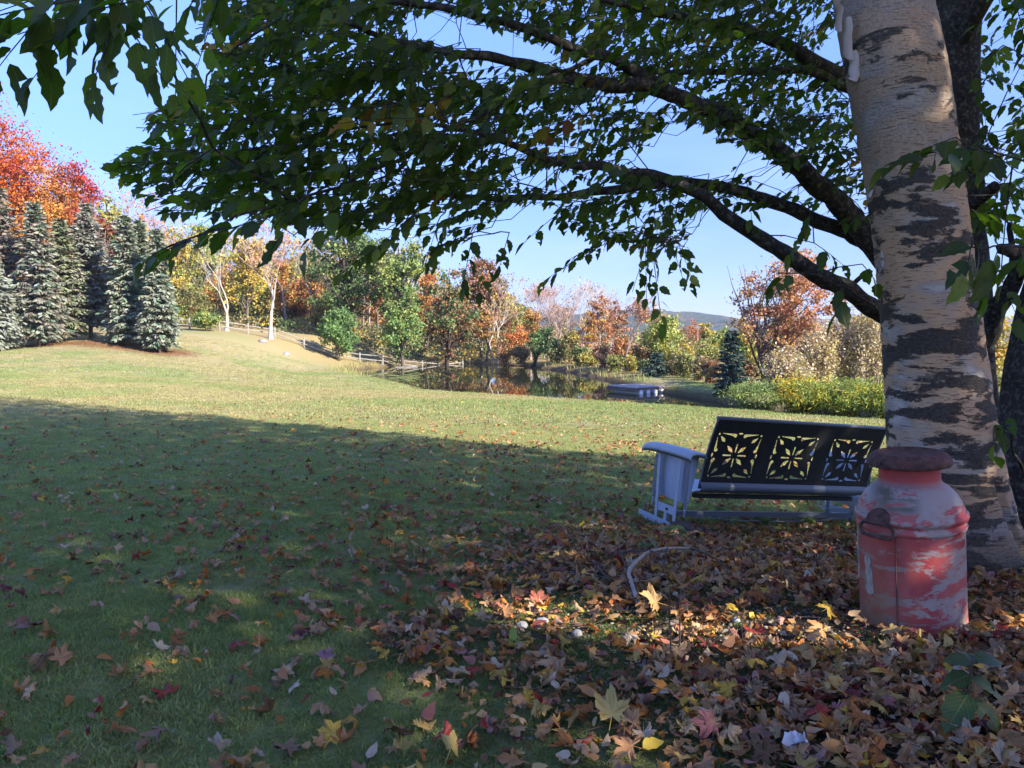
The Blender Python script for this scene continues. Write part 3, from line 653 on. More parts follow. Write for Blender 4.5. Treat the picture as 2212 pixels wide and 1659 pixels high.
crown_tree('small_maple', 'small leaning maple with orange red leaves at the pond head', 'maple', 1082, 85, 698, 62, [(.70, .20, .03, 2), (.66, .13, .03, 1), (.62, .30, .05, 1)], base=.35, nl=1900, ls=.20, clumps=34, lean=.55, bark=(.2, .16, .13))
crown_tree('small_tree', 'slender orange yellow tree right of the leaning maple', 'tree', 1154, 86, 652, 48, ORB + YEL, base=.3, nl=2000, ls=.22, clumps=36)
crown_tree('leaning_tree', 'green tree on a dark leaning trunk at the pond edge', 'tree', 1150, 79.5, 702, 62, GRN + GRNB, base=.28, nl=3200, ls=.2, clumps=44, lean=.34, bark=(.035, .03, .025), tr=.22)
for vx, Yd, tp, lab, bk, nlv in [
 (1146, 88, 580, 'tall lilac twigged bare tree above the pond head', (.46, .36, .37), 420), (1176, 92, 606, 'bare pinkish tree next to the lilac twigged one', (.44, .34, .33), 330),
 (1226, 90, 612, 'thin bare grey tree left of the tallest pale trunk behind the pond', (.45, .38, .37), 90), (1252, 86, 594, 'pale trunked bare tree, tallest behind the middle of the pond', (.56, .48, .44), 80),
 (1318, 95, 612, 'fine twigged bare tree behind the rust tree', (.44, .36, .36), 60), (1206, 84, 640, 'short bare tree among the rust brown trees', (.46, .37, .33), 160)]:
    bare_tree('bare_tree', lab, 'tree', vx, Yd, tp, .6, bk, leafpal=PNK, nl=nlv, ls=.2, depth=5, first=.36, tr=.12, up=.6)
for vx, Yd, tp, w, pal, lab in [
 (1120, 140, 640, 78, RUST, 'rust brown tree far behind the leaning orange maple'), (1190, 145, 640, 80, RUST + OLV[:1], 'wide rust tree in the row behind the pond'),
 (1222, 138, 652, 56, BRN + RUST, 'dull brown tree right of the wide rust one'), (1294, 76, 626, 66, ORB + RUST, 'tawny orange tree with thin pale trunks behind the pond'),
 (1330, 84, 645, 54, RUST + PNK, 'reddish brown tree right of the tawny orange one'), (1270, 92, 668, 50, ORB + YEL[:1], 'short golden tree below the pale bare trunk')]:
    crown_tree('autumn_tree', lab, 'tree', vx, Yd, tp, w, pal, base=.14, nl=2300, ls=.22, clumps=60, sig=.055, bark=(.42, .36, .32))
bare_tree('sparse_maple', 'thin red leaved tree standing on the pond bank', 'maple', 1353, 60.5, 632, .6, (.42, .33, .28), leafpal=PNK + RED[2:3], nl=1100, ls=.16, depth=5, first=.34, tr=.1, up=.5)
crown_tree('poplar_tree', 'bright yellow green tree in front of the blue hill', 'poplar', 1430, 62, 655, 92, YG + [(.50, .50, .10, 2)], base=.1, nl=4800, ls=.2, clumps=65, sig=.07, bark=(.4, .35, .28))
conifer('low_pine', 'low dark blue green pine on the bank beside the dock', 'pine', 1418, 53.5, 764, 70, [(.05, .09, .07, 2), (.075, .115, .085, 1)], levels=18, per=9, bare=.05, spl=.34, shape=.6)
conifer('dark_spruce', 'dark spruce on the bank left of the willows', 'spruce', 1580, 39.5, 716, 84, [(.045, .085, .07, 3), (.07, .11, .09, 1)], levels=34, bare=.03, spl=.28)
for vx, Yd, tp, w, pal, lab in [
 (1527, 64, 690, 40, YG + YEL, 'slender yellow green tree left of the dark spruce'), (1564, 75, 697, 50, YG + GRN[:1], 'pale green tree top just behind the dark spruce'),
 (1613, 52, 684, 66, YG + YEL[:1], 'feathery yellow green tree right of the dark spruce'), (1502, 130, 688, 44, RED + ORB, 'distant orange red tree at the foot of the blue hill'),
 (1475, 120, 700, 50, RUST + BRN, 'distant russet tree right of the bright yellow green one'), (1700, 62, 655, 80, YG + ORB, 'yellow green tree seen through the pink orange stems'),
 (1850, 50, 640, 90, YEL + BRN, 'straw yellow tree left of the birch trunk')]:
    crown_tree('young_tree', lab, 'tree', vx, Yd, tp, w, pal, base=.1, nl=2600, ls=.2, clumps=45, sig=.08, bark=(.45, .4, .34))
crown_tree('many_stemmed_tree', 'pink orange tree with a fan of thin dark stems behind the willows', 'tree', 1660, 40, 535, 215, PNK + ORB[:2], base=.22, nl=9500, ls=.145, clumps=150, sig=.038, stems=7, bark=(.16, .12, .11), tr=.085, cshift=.17, fill=1.0)
for vx, Yd, tp, w, lab in [(1775, 36, 715, 100, 'beige seed topped bush right of the pink orange tree'), (1830, 38, 690, 110, 'tallest straw coloured bush behind the willows'), (1893, 37, 672, 100, 'straw coloured bush against the left side of the birch trunk'), (1700, 35, 770, 110, 'low tan bush under the pink orange tree')]:
    shrub('straw_bush', lab, 'bush', vx, Yd, tp, w, [(.52, .40, .24, 3), (.58, .48, .32, 2), (.46, .34, .10, 2), (.40, .24, .13, 1)], nl=4200, ls=.13, stems=26, bark=(.4, .32, .25))
crown_tree('yellow_tree', 'golden yellow tree seen right of the birch trunk', 'tree', 2140, 29, 655, 108, YEL, base=.05, nl=5200, ls=.15, clumps=75, sig=.07, bark=(.2, .16, .12))
shrub('olive_bush', 'olive bush under the golden tree right of the birch', 'bush', 2150, 26, 800, 110, OLV + YG, nl=2600, ls=.12)
crown_tree('yellow_tree', 'yellow brown tree at the right edge of the photo', 'tree', 2235, 33, 690, 110, YEL + BRN, base=.05, nl=4200, ls=.16, clumps=60, sig=.07)
# brush on the bank
bk = [(1092, 84, 742, 60, BRN + ORB, 'low tan and orange brush at the pond head'), (1128, 82, 748, 54, RUST + OLV, 'russet brush left of the leaning green tree'),
 (1200, 77, 735, 60, GRN + OLV, 'dark green bush right of the leaning tree'), (1232, 76, 722, 52, YEL + OLV, 'yellow leaved bush in the middle of the far bank'),
 (1252, 71.5, 752, 46, GRN + OLV, 'dark bush on the bank with bare stems below'), (1276, 70, 758, 48, YG + YEL, 'yellow green bush above the sunlit tan bank'),
 (1306, 66, 748, 52, BRN + PNK, 'pinkish brown bush above the tan bank'), (1332, 62, 770, 46, YG + OLV, 'low lime bush left of the thin red tree'),
 (1362, 60, 772, 44, YG + YEL, 'lime bush at the foot of the thin red tree'), (1384, 62, 748, 54, ORB + OLV, 'amber bush right of the thin red tree'),
 (1400, 57, 778, 44, OLV + GRN, 'olive bush just left of the low pine'), (1458, 54, 772, 56, OLV + BRN, 'olive brown bush right of the low pine'),
 (1486, 51, 768, 56, YG + OLV, 'pale olive bush midway between pine and spruce'), (1512, 48.5, 778, 54, OLV + BRN, 'brown olive bush left of the dark spruce'),
 (1538, 46, 772, 52, BRN + RUST, 'reddish bush touching the dark spruce'), (1470, 60, 740, 70, YG + YEL, 'tall yellowish bush behind the bank brush'),
 (1526, 58, 735, 64, OLV + YG, 'grey green bush behind the dark spruce'), (1612, 40, 790, 60, BRN + RUST, 'russet bush right of the dark spruce'), (1345, 70, 735, 60, ORB + RUST, 'orange brown bush behind the thin red tree'),
 (1430, 66, 745, 70, YG + BRN, 'brownish bush under the bright yellow green tree')]
for vx, Yd, tp, w, pal, lab in bk: shrub('bank_bush', lab, 'bush', vx, Yd, tp, w, pal, nl=2300, ls=.15 if Yd < 62 else .19, stems=12)

DES[0] = 0.0
# willow thicket behind the bench
WIL = [(.25, .32, .07, 3), (.42, .40, .06, 2), (.17, .25, .09, 2), (.52, .42, .06, .8)]
for vx, Yd, tp, w, pal, lab in [(1640, 24, 832, 150, [(.20, .28, .10, 3), (.28, .34, .09, 2), (.30, .30, .16, 1)], 'grey green willow clump at the left end of the willows'),
    (1735, 23.5, 822, 160, WIL + YEL[:1], 'yellow green willow clump behind the bench back'), (1830, 23, 826, 160, WIL, 'green gold willow clump behind the right end of the bench'), (1925, 22.5, 832, 150, WIL, 'willow clump half hidden by the birch trunk')]:
    x = at(vx, 800, Yd)[0]; Ht = at(vx, tp, Yd)[2] - G(x, Yd)
    o = shrub('willow_clump', lab, 'willow', vx, Yd, tp, w, pal, 'willows behind the bench', nl=7500, ls=.125, stems=60, narrow=.30, bark=(.30, .22, .08), dy=1.0, base_fill=.05)

DES[0] = .14
# copies of plain trunks and understorey deep in the wood
def copy_tree(root, xy, s, rz, label, group):
    c = root.copy(); COL.objects.link(c); c.location = (xy[0], xy[1], G(*xy) - .06); c.scale = (s[0], s[0], s[1]); c.rotation_euler = (0, 0, rz); c['label'] = label; c['group'] = group
    for ch in root.children:
        d = ch.copy(); COL.objects.link(d); d.parent = c
    return c
GT = 'slim bare trunks in the wood'
pro = [bare_tree('bare_wood_tree', 'slim bare trunk among many in the wood behind the rail fence', 'tree', v, 100, 500, .5, bk_, GT, depth=4, first=f_, tr=.15, up=.8, nl=nl_, leafpal=YEL + ORB, forks=[3, 3, 2, 2, 2]) for v, bk_, f_, nl_ in
       [(360, (.36, .32, .30), .5, 60), (470, (.20, .16, .14), .5, 160), (632, (.14, .11, .10), .45, 90), (655, (.30, .25, .24), .55, 40)]]
slim = [345, 372, 384, 402, 415, 428, 452, 463, 500, 512, 520, 566, 575, 603, 618, 641, 672, 680, 694, 706, 720, 738, 770, 785, 800, 818, 835, 846, 880, 900, 918, 940, 955, 985, 1002, 1020, 1035, 1090, 1104]
ZON = [(400, 'just right of the spruce row'), (480, 'left of the first white trunk'), (580, 'between the two white trunks'), (680, 'left of the biggest oak'), (800, 'behind the biggest oak'), (900, 'behind the olive oak'), (1000, 'behind the dark limbed oak'), (2000, 'behind the pond head')]
ORD = ['first', 'second', 'third', 'fourth', 'fifth', 'sixth', 'seventh', 'eighth', 'ninth']; seen_ = {}
def zone_label(txt, v):
    z = next(t_ for lim, t_ in ZON if v < lim); k = seen_[(txt, z)] = seen_.get((txt, z), -1) + 1; return f'{txt} {z}, {ORD[k]} from the left there'
allp = sorted([(v, None) for v in slim] + [(v, pro[i]) for i, v in enumerate((360, 470, 632, 655))], key=lambda q_: q_[0])
for i, (v, own) in enumerate(allp):
    lb = zone_label('slim bare tree', v)
    if own is not None: own['label'] = lb; continue
    Yd = 90 + rng.random() * 26; p_ = at(v, 700, Yd)
    copy_tree(pro[i % 4], (p_[0], Yd), (.8 + .4 * rng.random(), (.75 + .35 * rng.random()) * (1 if v < 900 else .7)), rng.random() * 6.28, lb, GT)
GU = 'understorey trees in the wood'; LU = 'leafy understorey tree deep in the wood behind the rail fence'
pu = [crown_tree('understorey_tree', LU, 'tree', v, 112, t_, 90, pal, GU, base=.05, nl=3600, ls=.36, clumps=50, sig=.08) for v, t_, pal in [(350, 490, YG + YEL), (505, 560, YEL + ORB), (690, 560, GRN + OLV), (820, 600, ORB + RUST), (600, 600, OLV + YEL)]]
allu = sorted([(v, None) for v in [368, 410, 455, 480, 520, 560, 590, 630, 655, 680, 715, 790, 830, 900, 935, 985, 1015, 1085, 1110]] + [(v, pu[i]) for i, v in enumerate((350, 505, 690, 820, 600))], key=lambda q_: q_[0])
for i, (v, own) in enumerate(allu):
    lb = zone_label('leafy understorey tree', v)
    if own is not None: own['label'] = lb; continue
    Yd = 98 + rng.random() * 24; p_ = at(v, 700, Yd)
    copy_tree(pu[(i * 2 + (v > 640)) % 5], (p_[0], Yd), (.75 + .5 * rng.random(), (.6 + .45 * rng.random()) * (1 if v < 900 else .75)), rng.random() * 6.28, lb, GU)

# masses nobody could count
def mass(name, xr, yr, n, hfun, pal, ls, z_pow=1.0, cell=3.0, mask=None):
    x = rng.uniform(*xr, n); y = rng.uniform(*yr, n); 
    if mask is not None: k = mask(x, y); x, y = x[k], y[k]; n = len(x)
    hmax = hfun(x, y); z = gz(x, y) + hmax * rng.random(n) ** z_pow
    P = pick(pal, 4096); ki = (np.floor(x / cell + 500).astype(int) * 73 + np.floor(y / cell + 500).astype(int) * 151 + np.floor((z + 50) / (cell * .6)).astype(int) * 31) % 4096
    bl = Buf(); stamp(bl, RHOMB, np.stack([x, y, z], -1), rdir(n), rdir(n, .5), ls * (.6 + .8 * rng.random(n)), P[ki] * (.65 + .7 * rng.random((n, 1)))); return tag(bl.build(name, M['crown']), kind='stuff')
mass('far_woodland', (-78, 40), (122, 150), 22000, lambda x, y: (11 + 5 * fbm(x * .2, y * .2, 3)) * sstep(0, -16, x) * (.45 + .55 * sstep(10, -20, x)), YEL + ORB + GRN + OLV, .62, .8)
mass('undergrowth', (-38, 2), (78, 104), 16000, lambda x, y: .5 + 1.9 * fbm(x * .5, y * .5, 3) ** 1.3, GRN + OLV + OLV + YEL[:1], .30, 1.0, 2.0, lambda x, y: y > 79 + .20 * (x + 38) + 2)
mass('bank_brush', (-4, 32), (40, 100), 26000, lambda x, y: .35 + 1.5 * fbm(x * .4, y * .4, 3) ** 1.3, OLV + BRN + YG, .2, 1.0, 1.6, lambda x, y: (polydist(x, y, POND) > 4.5) & ~inpoly(x, y, POND) & (y > 92 - 2.9 * x) )
mass('valley_brush', (0, 130), (95, 230), 22000, lambda x, y: .8 + 4.0 * fbm(x * .12, y * .12, 3) ** 1.5, BRN + RUST + YG + OLV + PNK[:1], .55, 1.0, 3.0)
# reeds and tall grass on the pond's left shore and the far bank
n_ = 9000; x = rng.uniform(-17, 14, n_); y = rng.uniform(40, 84, n_); d_ = polydist(x, y, POND); k = (d_ < 2.2 * fbm(x * .3, y * .3) + .3) & ~inpoly(x, y, POND) & (y > 58 - .9 * x * (x > 0)); x, y = x[k], y[k]
bl = Buf(); BL = (np.array([[-.5, 0, 0], [.5, 0, 0], [.32, .55, .04], [-.32, .55, .04], [0, 1, .18]]), np.array([[3, 2, 4]]), np.array([[0, 1, 2, 3]]), np.zeros((5, 2)))
stamp(bl, BL, np.stack([x, y, gz(x, y) - .02], -1), rdir(len(x)) * .35 + np.array([0, 0, 1.]), rdir(len(x)), .28 + .4 * rng.random(len(x)), pick([(.36, .34, .08, 2), (.26, .30, .06, 2), (.40, .30, .12, 1)], len(x)), wid=.05)
tag(bl.build('shore_grass', M['crown']), kind='stuff')

DES[0] = 0.0
# ------------------------------------------------------------------ rail fence, rocks, pole, cables
wood_g, n, l, p = principled('weathered_wood', rough=.85, spec=.2); h = NB(n, l); f = h.noise(h.map(h.obj(), (1, 1, 1)), 9, 5); l.new(h.mix(h.rng(f, .3, .7), (.20, .185, .16), (.34, .315, .28)), p.inputs['Base Color']); l.new(h.bump(f, .4, .01), p.inputs['Normal'])
fl = np.array([(-33, 72.2), (-26.3, 72.5), (-23.2, 75.6), (-18.2, 76.5), (-14.4, 78.5), (-10.8, 83.0), (-5.6, 87.5)])
dd = np.r_[0, np.cumsum(np.hypot(*np.diff(fl, axis=0).T))]; ns = int(dd[-1] / 2.55); tt = np.linspace(0, dd[-1], ns + 1); fp = np.stack([np.interp(tt, dd, fl[:, 0]), np.interp(tt, dd, fl[:, 1])], 1)
fence = thing('rail_fence', 'long pale split rail fence along the edge of the wood', 'fence', (fp[0][0], fp[0][1], G(*fp[0])))
fo = np.array(fence.location)
for i, q_ in enumerate(fp):
    b = Buf(); box(b, np.array([q_[0], q_[1], G(*q_) + .48]) - fo, (.14, .14, 1.14), rotz(.2 + rng.normal() * .1) @ rotx(rng.normal() * .03), bev=.02); b.build('post', wood_g, fence)
    if i == ns: break
    e = fp[i + 1]
    for zz in (.42, .86):
        if i in (6, 7) and zz > .8 and rng.random() < .0: continue
        a0 = np.array([q_[0], q_[1] - .03, G(*q_) + zz + rng.normal() * .03]); a1 = np.array([e[0], e[1] - .03, G(*e) + zz + rng.normal() * .03]); b = Buf()
        tube(b, limb_pts(a0 - fo, a1 - fo, 5, -.006, .003), [.04, .055, .06, .055, .04], 6); b.build('rail', wood_g, fence)
pl = thing('fallen_rail', 'pale fallen rail lying in the grass past the fence end', 'rail', (*at(1015, 779, 86)[:2], G(*at(1015, 779, 86)[:2]) + .08))
b = Buf(); tube(b, [(-.75, 0, .02), (0, .1, .05), (.7, .25, .03)], [.05, .07, .05], 7); b.build('log', wood_g, pl)
lg = thing('floating_pole', 'pale pole floating at the far left of the pond', 'pole', (*atz(878, 793, -3.46)[:2], ZW)); b = Buf(); tube(b, [(-1.1, -.1, .03), (0, 0, .04), (1.1, .25, .05)], [.04, .06, .05], 7); b.build('log', wood_g, lg)
rockm, n, l, p = principled('grey_stone', rough=.9); h = NB(n, l); f = h.noise(h.obj(), 14, 5, .6); l.new(h.mix(f, (.12, .12, .12), (.36, .35, .34)), p.inputs['Base Color']); l.new(h.bump(f, .5, .02), p.inputs['Normal'])
def stone(name, label, xyz, s, seed, cat='stone', mat=None, group=None):
    b = Buf(); u = np.linspace(0, 2 * np.pi, 14, endpoint=False); vsn = np.linspace(-np.pi / 2, np.pi / 2, 9); V = []
    for vv_ in vsn:
        for uu in u:
            d = np.array([math.cos(vv_) * math.cos(uu), math.cos(vv_) * math.sin(uu), math.sin(vv_)]); r = .8 + .4 * float(fbm(d[0] * 1.3 + seed * 3.7 + 5, d[1] * 1.3 + d[2] * 1.1 + 9, 3)); V.append(d * r * np.array(s))
    Q = [(i * 14 + j, i * 14 + (j + 1) % 14, (i + 1) * 14 + (j + 1) % 14, (i + 1) * 14 + j) for i in range(8) for j in range(14)]
    b.add(V, None, Q); o = b.build(name, mat or rockm, smooth=True, loc=xyz); return tag(o, label, cat, group)
for i, (vx, vy, Yd, lab) in enumerate([(567, 735, 70, 'grey rock on the slope left of the thick white trunk'), (618, 743, 68, 'smaller grey rock on the slope right of the thick white trunk')]):
    q_ = at(vx, vy, Yd); stone('rock', lab, (q_[0], Yd, G(q_[0], Yd) + .05), (.42 - .1 * i, .35, .24), i)
pole = thing('utility_pole', 'thin pale utility pole before the distant orange tree', 'pole', (at(1507, 720, 118)[0], 118, G(at(1507, 720, 118)[0], 118)))
b = Buf(); hp = at(1507, 700, 118)[2] - pole.location.z; tube(b, [(0, 0, 0), (0, 0, hp * .5), (0, 0, hp)], [.10, .09, .07], 8); b.build('shaft', wood_g, pole)
b = Buf(); box(b, (0, -.15, hp - .5), (1.2, .08, .08)); b.build('crossarm', wood_g, pole)
cabm, *_ = principled('cable', (.62, .62, .62), .4); cabd, *_ = principled('dark_cable', (.06, .07, .09), .5)
def cable(label, pts, r, mat):
    P = [at(*q_) for q_ in pts]; P = smoothline(np.array(P), 24); b = Buf(); o0 = P[0].copy(); tube(b, P - o0, r, 6); return tag(b.build('overhead_cable', mat, smooth=True, loc=o0), label, 'cable')
cable('pale sagging cable slanting down behind the bank brush', [(1150, 722, 92), (1260, 738, 84), (1400, 762, 74), (1540, 787, 64), (1680, 800, 54)], .035, cabm)
cable('thin dark wire crossing the sky beside the blue hill', [(1507, 702, 118), (1640, 688, 100), (1850, 664, 72), (2150, 612, 50), (2400, 560, 40)], .03, cabd)
cable('thin wire level with the top of the dark spruce base', [(1507, 716, 118), (1570, 776, 62), (1700, 780, 58), (1900, 782, 52), (2300, 760, 44)], .014, cabm)
wpm, *_ = principled('white_paint', (.75, .75, .76), .6)

# ------------------------------------------------------------------ dock, lily pads
A_, B_, C_, D_ = [atz(*q_, -3.12) for q_ in [(1343.6, 829.4), (1382, 827.5), (1407, 836.6), (1369.7, 838.4)]]
ex = unit((C_ - D_ + B_ - A_)[:2]); ang = math.atan2(ex[1], ex[0]); cen_ = (A_ + B_ + C_ + D_) / 4; Lx, Ly = 2.5, 2.6
dock = thing('floating_dock', 'low wooden swimming dock at the far bank of the pond', 'dock', (cen_[0], cen_[1], ZW), rz=ang)
dkm = bark_mat('dock_boards', (.30, .24, .21), (.46, .38, .34), 5, (1, .2, 1), .3, .01)
for i in range(14):
    b = Buf(); box(b, (-Lx / 2 + (i + .5) * Lx / 14, rng.normal() * .01, .36 + rng.normal() * .004), (Lx / 14 - .014, Ly, .04), None, (1, 1, 1), .006); b.build('deck_plank', dkm, dock)
dks = bark_mat('dock_side', (.10, .075, .065), (.18, .14, .12), 5, (.2, 1, 1), .3, .01)
for nm, c_, s_ in [('side_board', (0, -Ly / 2 + .02, .22), (Lx, .05, .2)), ('side_board', (0, Ly / 2 - .02, .22), (Lx, .05, .2)), ('side_board', (-Lx / 2 + .02, 0, .22), (.05, Ly - .1, .2)), ('side_board', (Lx / 2 - .02, 0, .24), (.05, Ly - .1, .14))]:
    b = Buf(); box(b, c_, s_, None, (1, 1, 1), .006); b.build(nm, dks, dock)
for i in range(4):
    b = Buf(); xx = -.85 + i * .57; tube(b, [(xx, -Ly / 2 - .06, .08), (xx, -Ly / 2 + .1, .08), (xx, 0, .08), (xx, Ly / 2 - .1, .08)], [.13, .15, .15, .14], 12); b.build('float', wpm, dock)
n_ = 260; vx = rng.uniform(755, 905, n_); vy = rng.uniform(801, 824, n_); bl = Buf()
pad = (np.array([[0, 0, 0]] + [[math.cos(a), math.sin(a), 0] for a in np.linspace(.25, 6.03, 9)]), np.array([[0, i, i + 1] for i in range(1, 9)]), np.zeros((0, 4), int), np.zeros((10, 2)))
P_ = np.array([atz(a, b_, -3.49) for a, b_ in zip(vx, vy)]); k = inpoly(P_[:, 0], P_[:, 1], POND) & (fbm(P_[:, 0] * .5, P_[:, 1] * .5, 2) > .47); P_ = P_[k]; P_[:, 2] = ZW + .006 + rng.random(len(P_)) * .006
yd = rdir(len(P_)); yd[:, 2] = 0; stamp(bl, pad, P_, yd, np.tile([0, 0, 1.], (len(P_), 1)), .18 + .22 * rng.random(len(P_)), pick([(.16, .20, .05, 2), (.30, .28, .09, 1)], len(P_))); tag(bl.build('lily_pads', M['crown']), kind='stuff')
# ------------------------------------------------------------------ birch
def lathe(b, prof, seg=48, col=(1, 1, 1), mi=0, a0=0., a1=2 * math.pi, rfun=None):
    pr = np.array(prof, float); full = abs(a1 - a0 - 2 * math.pi) < 1e-6; a = np.linspace(a0, a1, seg, endpoint=not full) if full is False else np.linspace(0, 2 * np.pi, seg, endpoint=False)
    Rr, A = np.meshgrid(pr[:, 0], a, indexing='ij'); Zz = np.repeat(pr[:, 1:2], len(a), 1)
    if rfun is not None: Rr = Rr * rfun(A, Zz)
    v = np.stack([Rr * np.cos(A), Rr * np.sin(A), Zz], -1).reshape(-1, 3); m = len(a); n_ = len(pr)
    i, j = np.meshgrid(np.arange(n_ - 1), np.arange(m if full else m - 1), indexing='ij'); k = (j + 1) % m
    return b.add(v, None, np.stack([i * m + j, i * m + k, (i + 1) * m + k, (i + 1) * m + j], -1).reshape(-1, 4), col, np.stack([A, Zz], -1).reshape(-1, 2), mi)
bm_, n, l, p = principled('birch_bark', rough=.75, spec=.25); h = NB(n, l); uv = h.uv(); s_ = h.sep(uv)
big = h.noise(h.map(uv, (.62, 9.0, 1)), 1.25, 7, .66, .25); big2 = h.noise(h.map(uv, (.5, 3.2, 1), (3, 7, 0)), 1.0, 3, .5)
fine = h.noise(h.map(uv, (5, 34, 1)), 3.0, 5, .65); len_ = h.noise(h.map(uv, (2.0, 105, 1), (2, 5, 0)), 1.7, 3, .6); peel = h.noise(h.map(uv, (.6, 4.4, 1), (9, 1, 0)), 1.4, 4, .5, .3)
zt = s_[1]
warm = h.mix(h.rng(peel, .36, .52), (.33, .30, .265), (.52, .335, .19)); warm = h.mix(h.rng(peel, .30, .40, 1, 0), warm, (.52, .46, .39))
old = h.mix(h.rng(fine, .35, .65), (.10, .078, .055), (.36, .29, .215))
warm = h.mix(h.math('MULTIPLY', h.rng(zt, 1.5, 2.0), .6), warm, old)
warm = h.mix(h.rng(zt, .62, .15), warm, h.mix(h.rng(fine, .4, .6), (.05, .045, .037), (.14, .125, .11)))
thr = h.math('ADD', h.math('ADD', big, h.math('MULTIPLY', h.math('SUBTRACT', big2, .5), .55)), h.math('MULTIPLY', h.rng(zt, 1.55, 2.0), -.12))
dk = h.rng(h.math('ADD', thr, h.math('MULTIPLY', h.math('SUBTRACT', fine, .5), .16)), .497, .532)
dark = h.mix(h.rng(fine, .35, .7), (.03, .025, .02), (.12, .10, .08))
c = h.mix(h.rng(len_, .60, .66, 0, .8), warm, (.09, .06, .045)); c = h.mix(dk, c, dark)
moss = h.math('MULTIPLY', h.rng(zt, .30, .05), h.rng(s_[0], 4.5, 5.6)); c = h.mix(moss, c, (.055, .06, .02))
l.new(c, p.inputs['Base Color'])
hg = h.math('ADD', h.math('MULTIPLY', dk, .8), h.math('MULTIPLY', fine, h.rng(dk, 0, 1, .12, .9))); hg = h.math('SUBTRACT', hg, h.math('MULTIPLY', h.rng(len_, .58, .66), .25))
l.new(h.bump(hg, .8, .012), p.inputs['Normal'])
BY = 3.5
bk_ax = [(2052, 1290, 290), (2050, 1230, 268), (2047, 1130, 246), (2042, 1020, 228), (2030, 900, 212), (2010, 700, 198), (1985, 480, 189), (1955, 270, 196), (1930, 130, 200), (1905, 0, 199), (1880, -140, 190)]
ax = np.array([[*at(a, b_, BY + .15 * (k > 8))] + [w / 2 / F * BY * .985] for k, (a, b_, w) in enumerate(bk_ax)])
ax = np.concatenate([ax, [[1.30, 3.7, 4.4, .19], [1.15, 3.8, 6.5, .15], [1.1, 3.9, 9.0, .10], [1.1, 3.9, 12.0, .03]]])
b0 = np.array([ax[0, 0], ax[0, 1], G(ax[0, 0], ax[0, 1]) - .08]); ax[0, 2] = b0[2]
zs = np.concatenate([np.linspace(ax[0, 2], 3.0, 190), np.linspace(3.1, 11.9, 30)])
axs = smoothline(ax, 400); C_ = np.stack([np.interp(zs, axs[:, 2], axs[:, k]) for k in (0, 1, 3)], 1)
birch = thing('birch_tree', 'thick birch trunk with peeling tan and black banded bark behind the red milk can', 'birch', tuple(b0))
A = np.linspace(0, 2 * np.pi, 84, endpoint=False); ZZ, AA = np.meshgrid(zs - b0[2], A, indexing='ij'); RR_ = np.repeat(C_[:, 2:3], 84, 1)
root_l = sum(wt * np.maximum(0, np.cos(AA - a_)) ** pw for a_, wt, pw in [(-.25, 1.25, 6), (-1.25, .28, 10), (3.5, .22, 9), (2.0, .6, 6), (.9, .7, 8), (4.3, .12, 12)])
fl_ = np.exp(-ZZ / .20); RR_ = RR_ * (1 + .55 * fl_ * root_l + .05 * fl_) * (1 + .05 * (fbm(AA * 1.3 + 20, ZZ * 1.1, 3) - .5)) + (fbm(AA * 9, ZZ * 26, 4) - .5) * .014 * sstep(3.2, 2.0, ZZ)
crack = np.exp(-((AA - (5.36 + .12 * np.sin(ZZ * 9)) - (.32 - ZZ) * .35) / .055) ** 2) * sstep(.60, .42, ZZ) ; RR_ = RR_ - crack * .05
V = np.stack([C_[:, 0:1] + RR_ * np.cos(AA), C_[:, 1:2] + RR_ * np.sin(AA), np.repeat(zs[:, None], 84, 1)], -1).reshape(-1, 3) - b0
A2 = np.concatenate([A, [2 * np.pi]]); b = Buf(); nz_, na = len(zs), 84
V2 = np.concatenate([V.reshape(nz_, 84, 3), V.reshape(nz_, 84, 3)[:, :1]], 1); UVb = np.stack(np.broadcast_arrays(A2[None] , (zs - b0[2])[:, None]), -1)
i, j = np.meshgrid(np.arange(nz_ - 1), np.arange(84), indexing='ij'); k = i * 85 + j
b.add(V2.reshape(-1, 3), None, np.stack([k, k + 1, k + 86, k + 85], -1).reshape(-1, 4), (1, 1, 1), UVb.reshape(-1, 2)); b.build('trunk', bm_, birch, smooth=True)
curlm = bark_mat('bark_curl', (.50, .46, .42), (.42, .27, .19), 9, (1, 1, .3), .3, .004)
for (vx, vy, ln, wd, cv) in [(1812, 22, .20, .07, 2.6), (1822, 92, .16, .06, 3.0), (1836, 150, .11, .05, 3.6), (1872, 410, .05, .03, 3.), (2013, 90, .16, .03, 2.), (2060, 420, .07, .025, 2.5), (1897, 560, .05, .02, 3.)]:
    q_ = at(vx, vy, BY - .02) - b0; b = Buf(); t = np.linspace(0, 1, 9); sgn = -1 if vx < 1950 else 1; a_ = t * cv
    X_ = sgn * np.sin(a_) * wd * .5; Y_ = -(1 - np.cos(a_)) * wd * .45; nn = 6
    V = np.concatenate([np.stack([q_[0] + X_ + .008 * rng.normal() - sgn * .015, q_[1] + Y_, np.full(9, q_[2] + ln * (s / (nn - 1) - .5)) + .012 * np.sin(t * 5 + s * 2)], -1) for s in range(nn)])
    b.add(V, None, [(s * 9 + k, s * 9 + k + 1, s * 9 + k + 10, s * 9 + k + 9) for s in range(nn - 1) for k in range(8)]); b.build('bark_curl', curlm, birch, smooth=True)

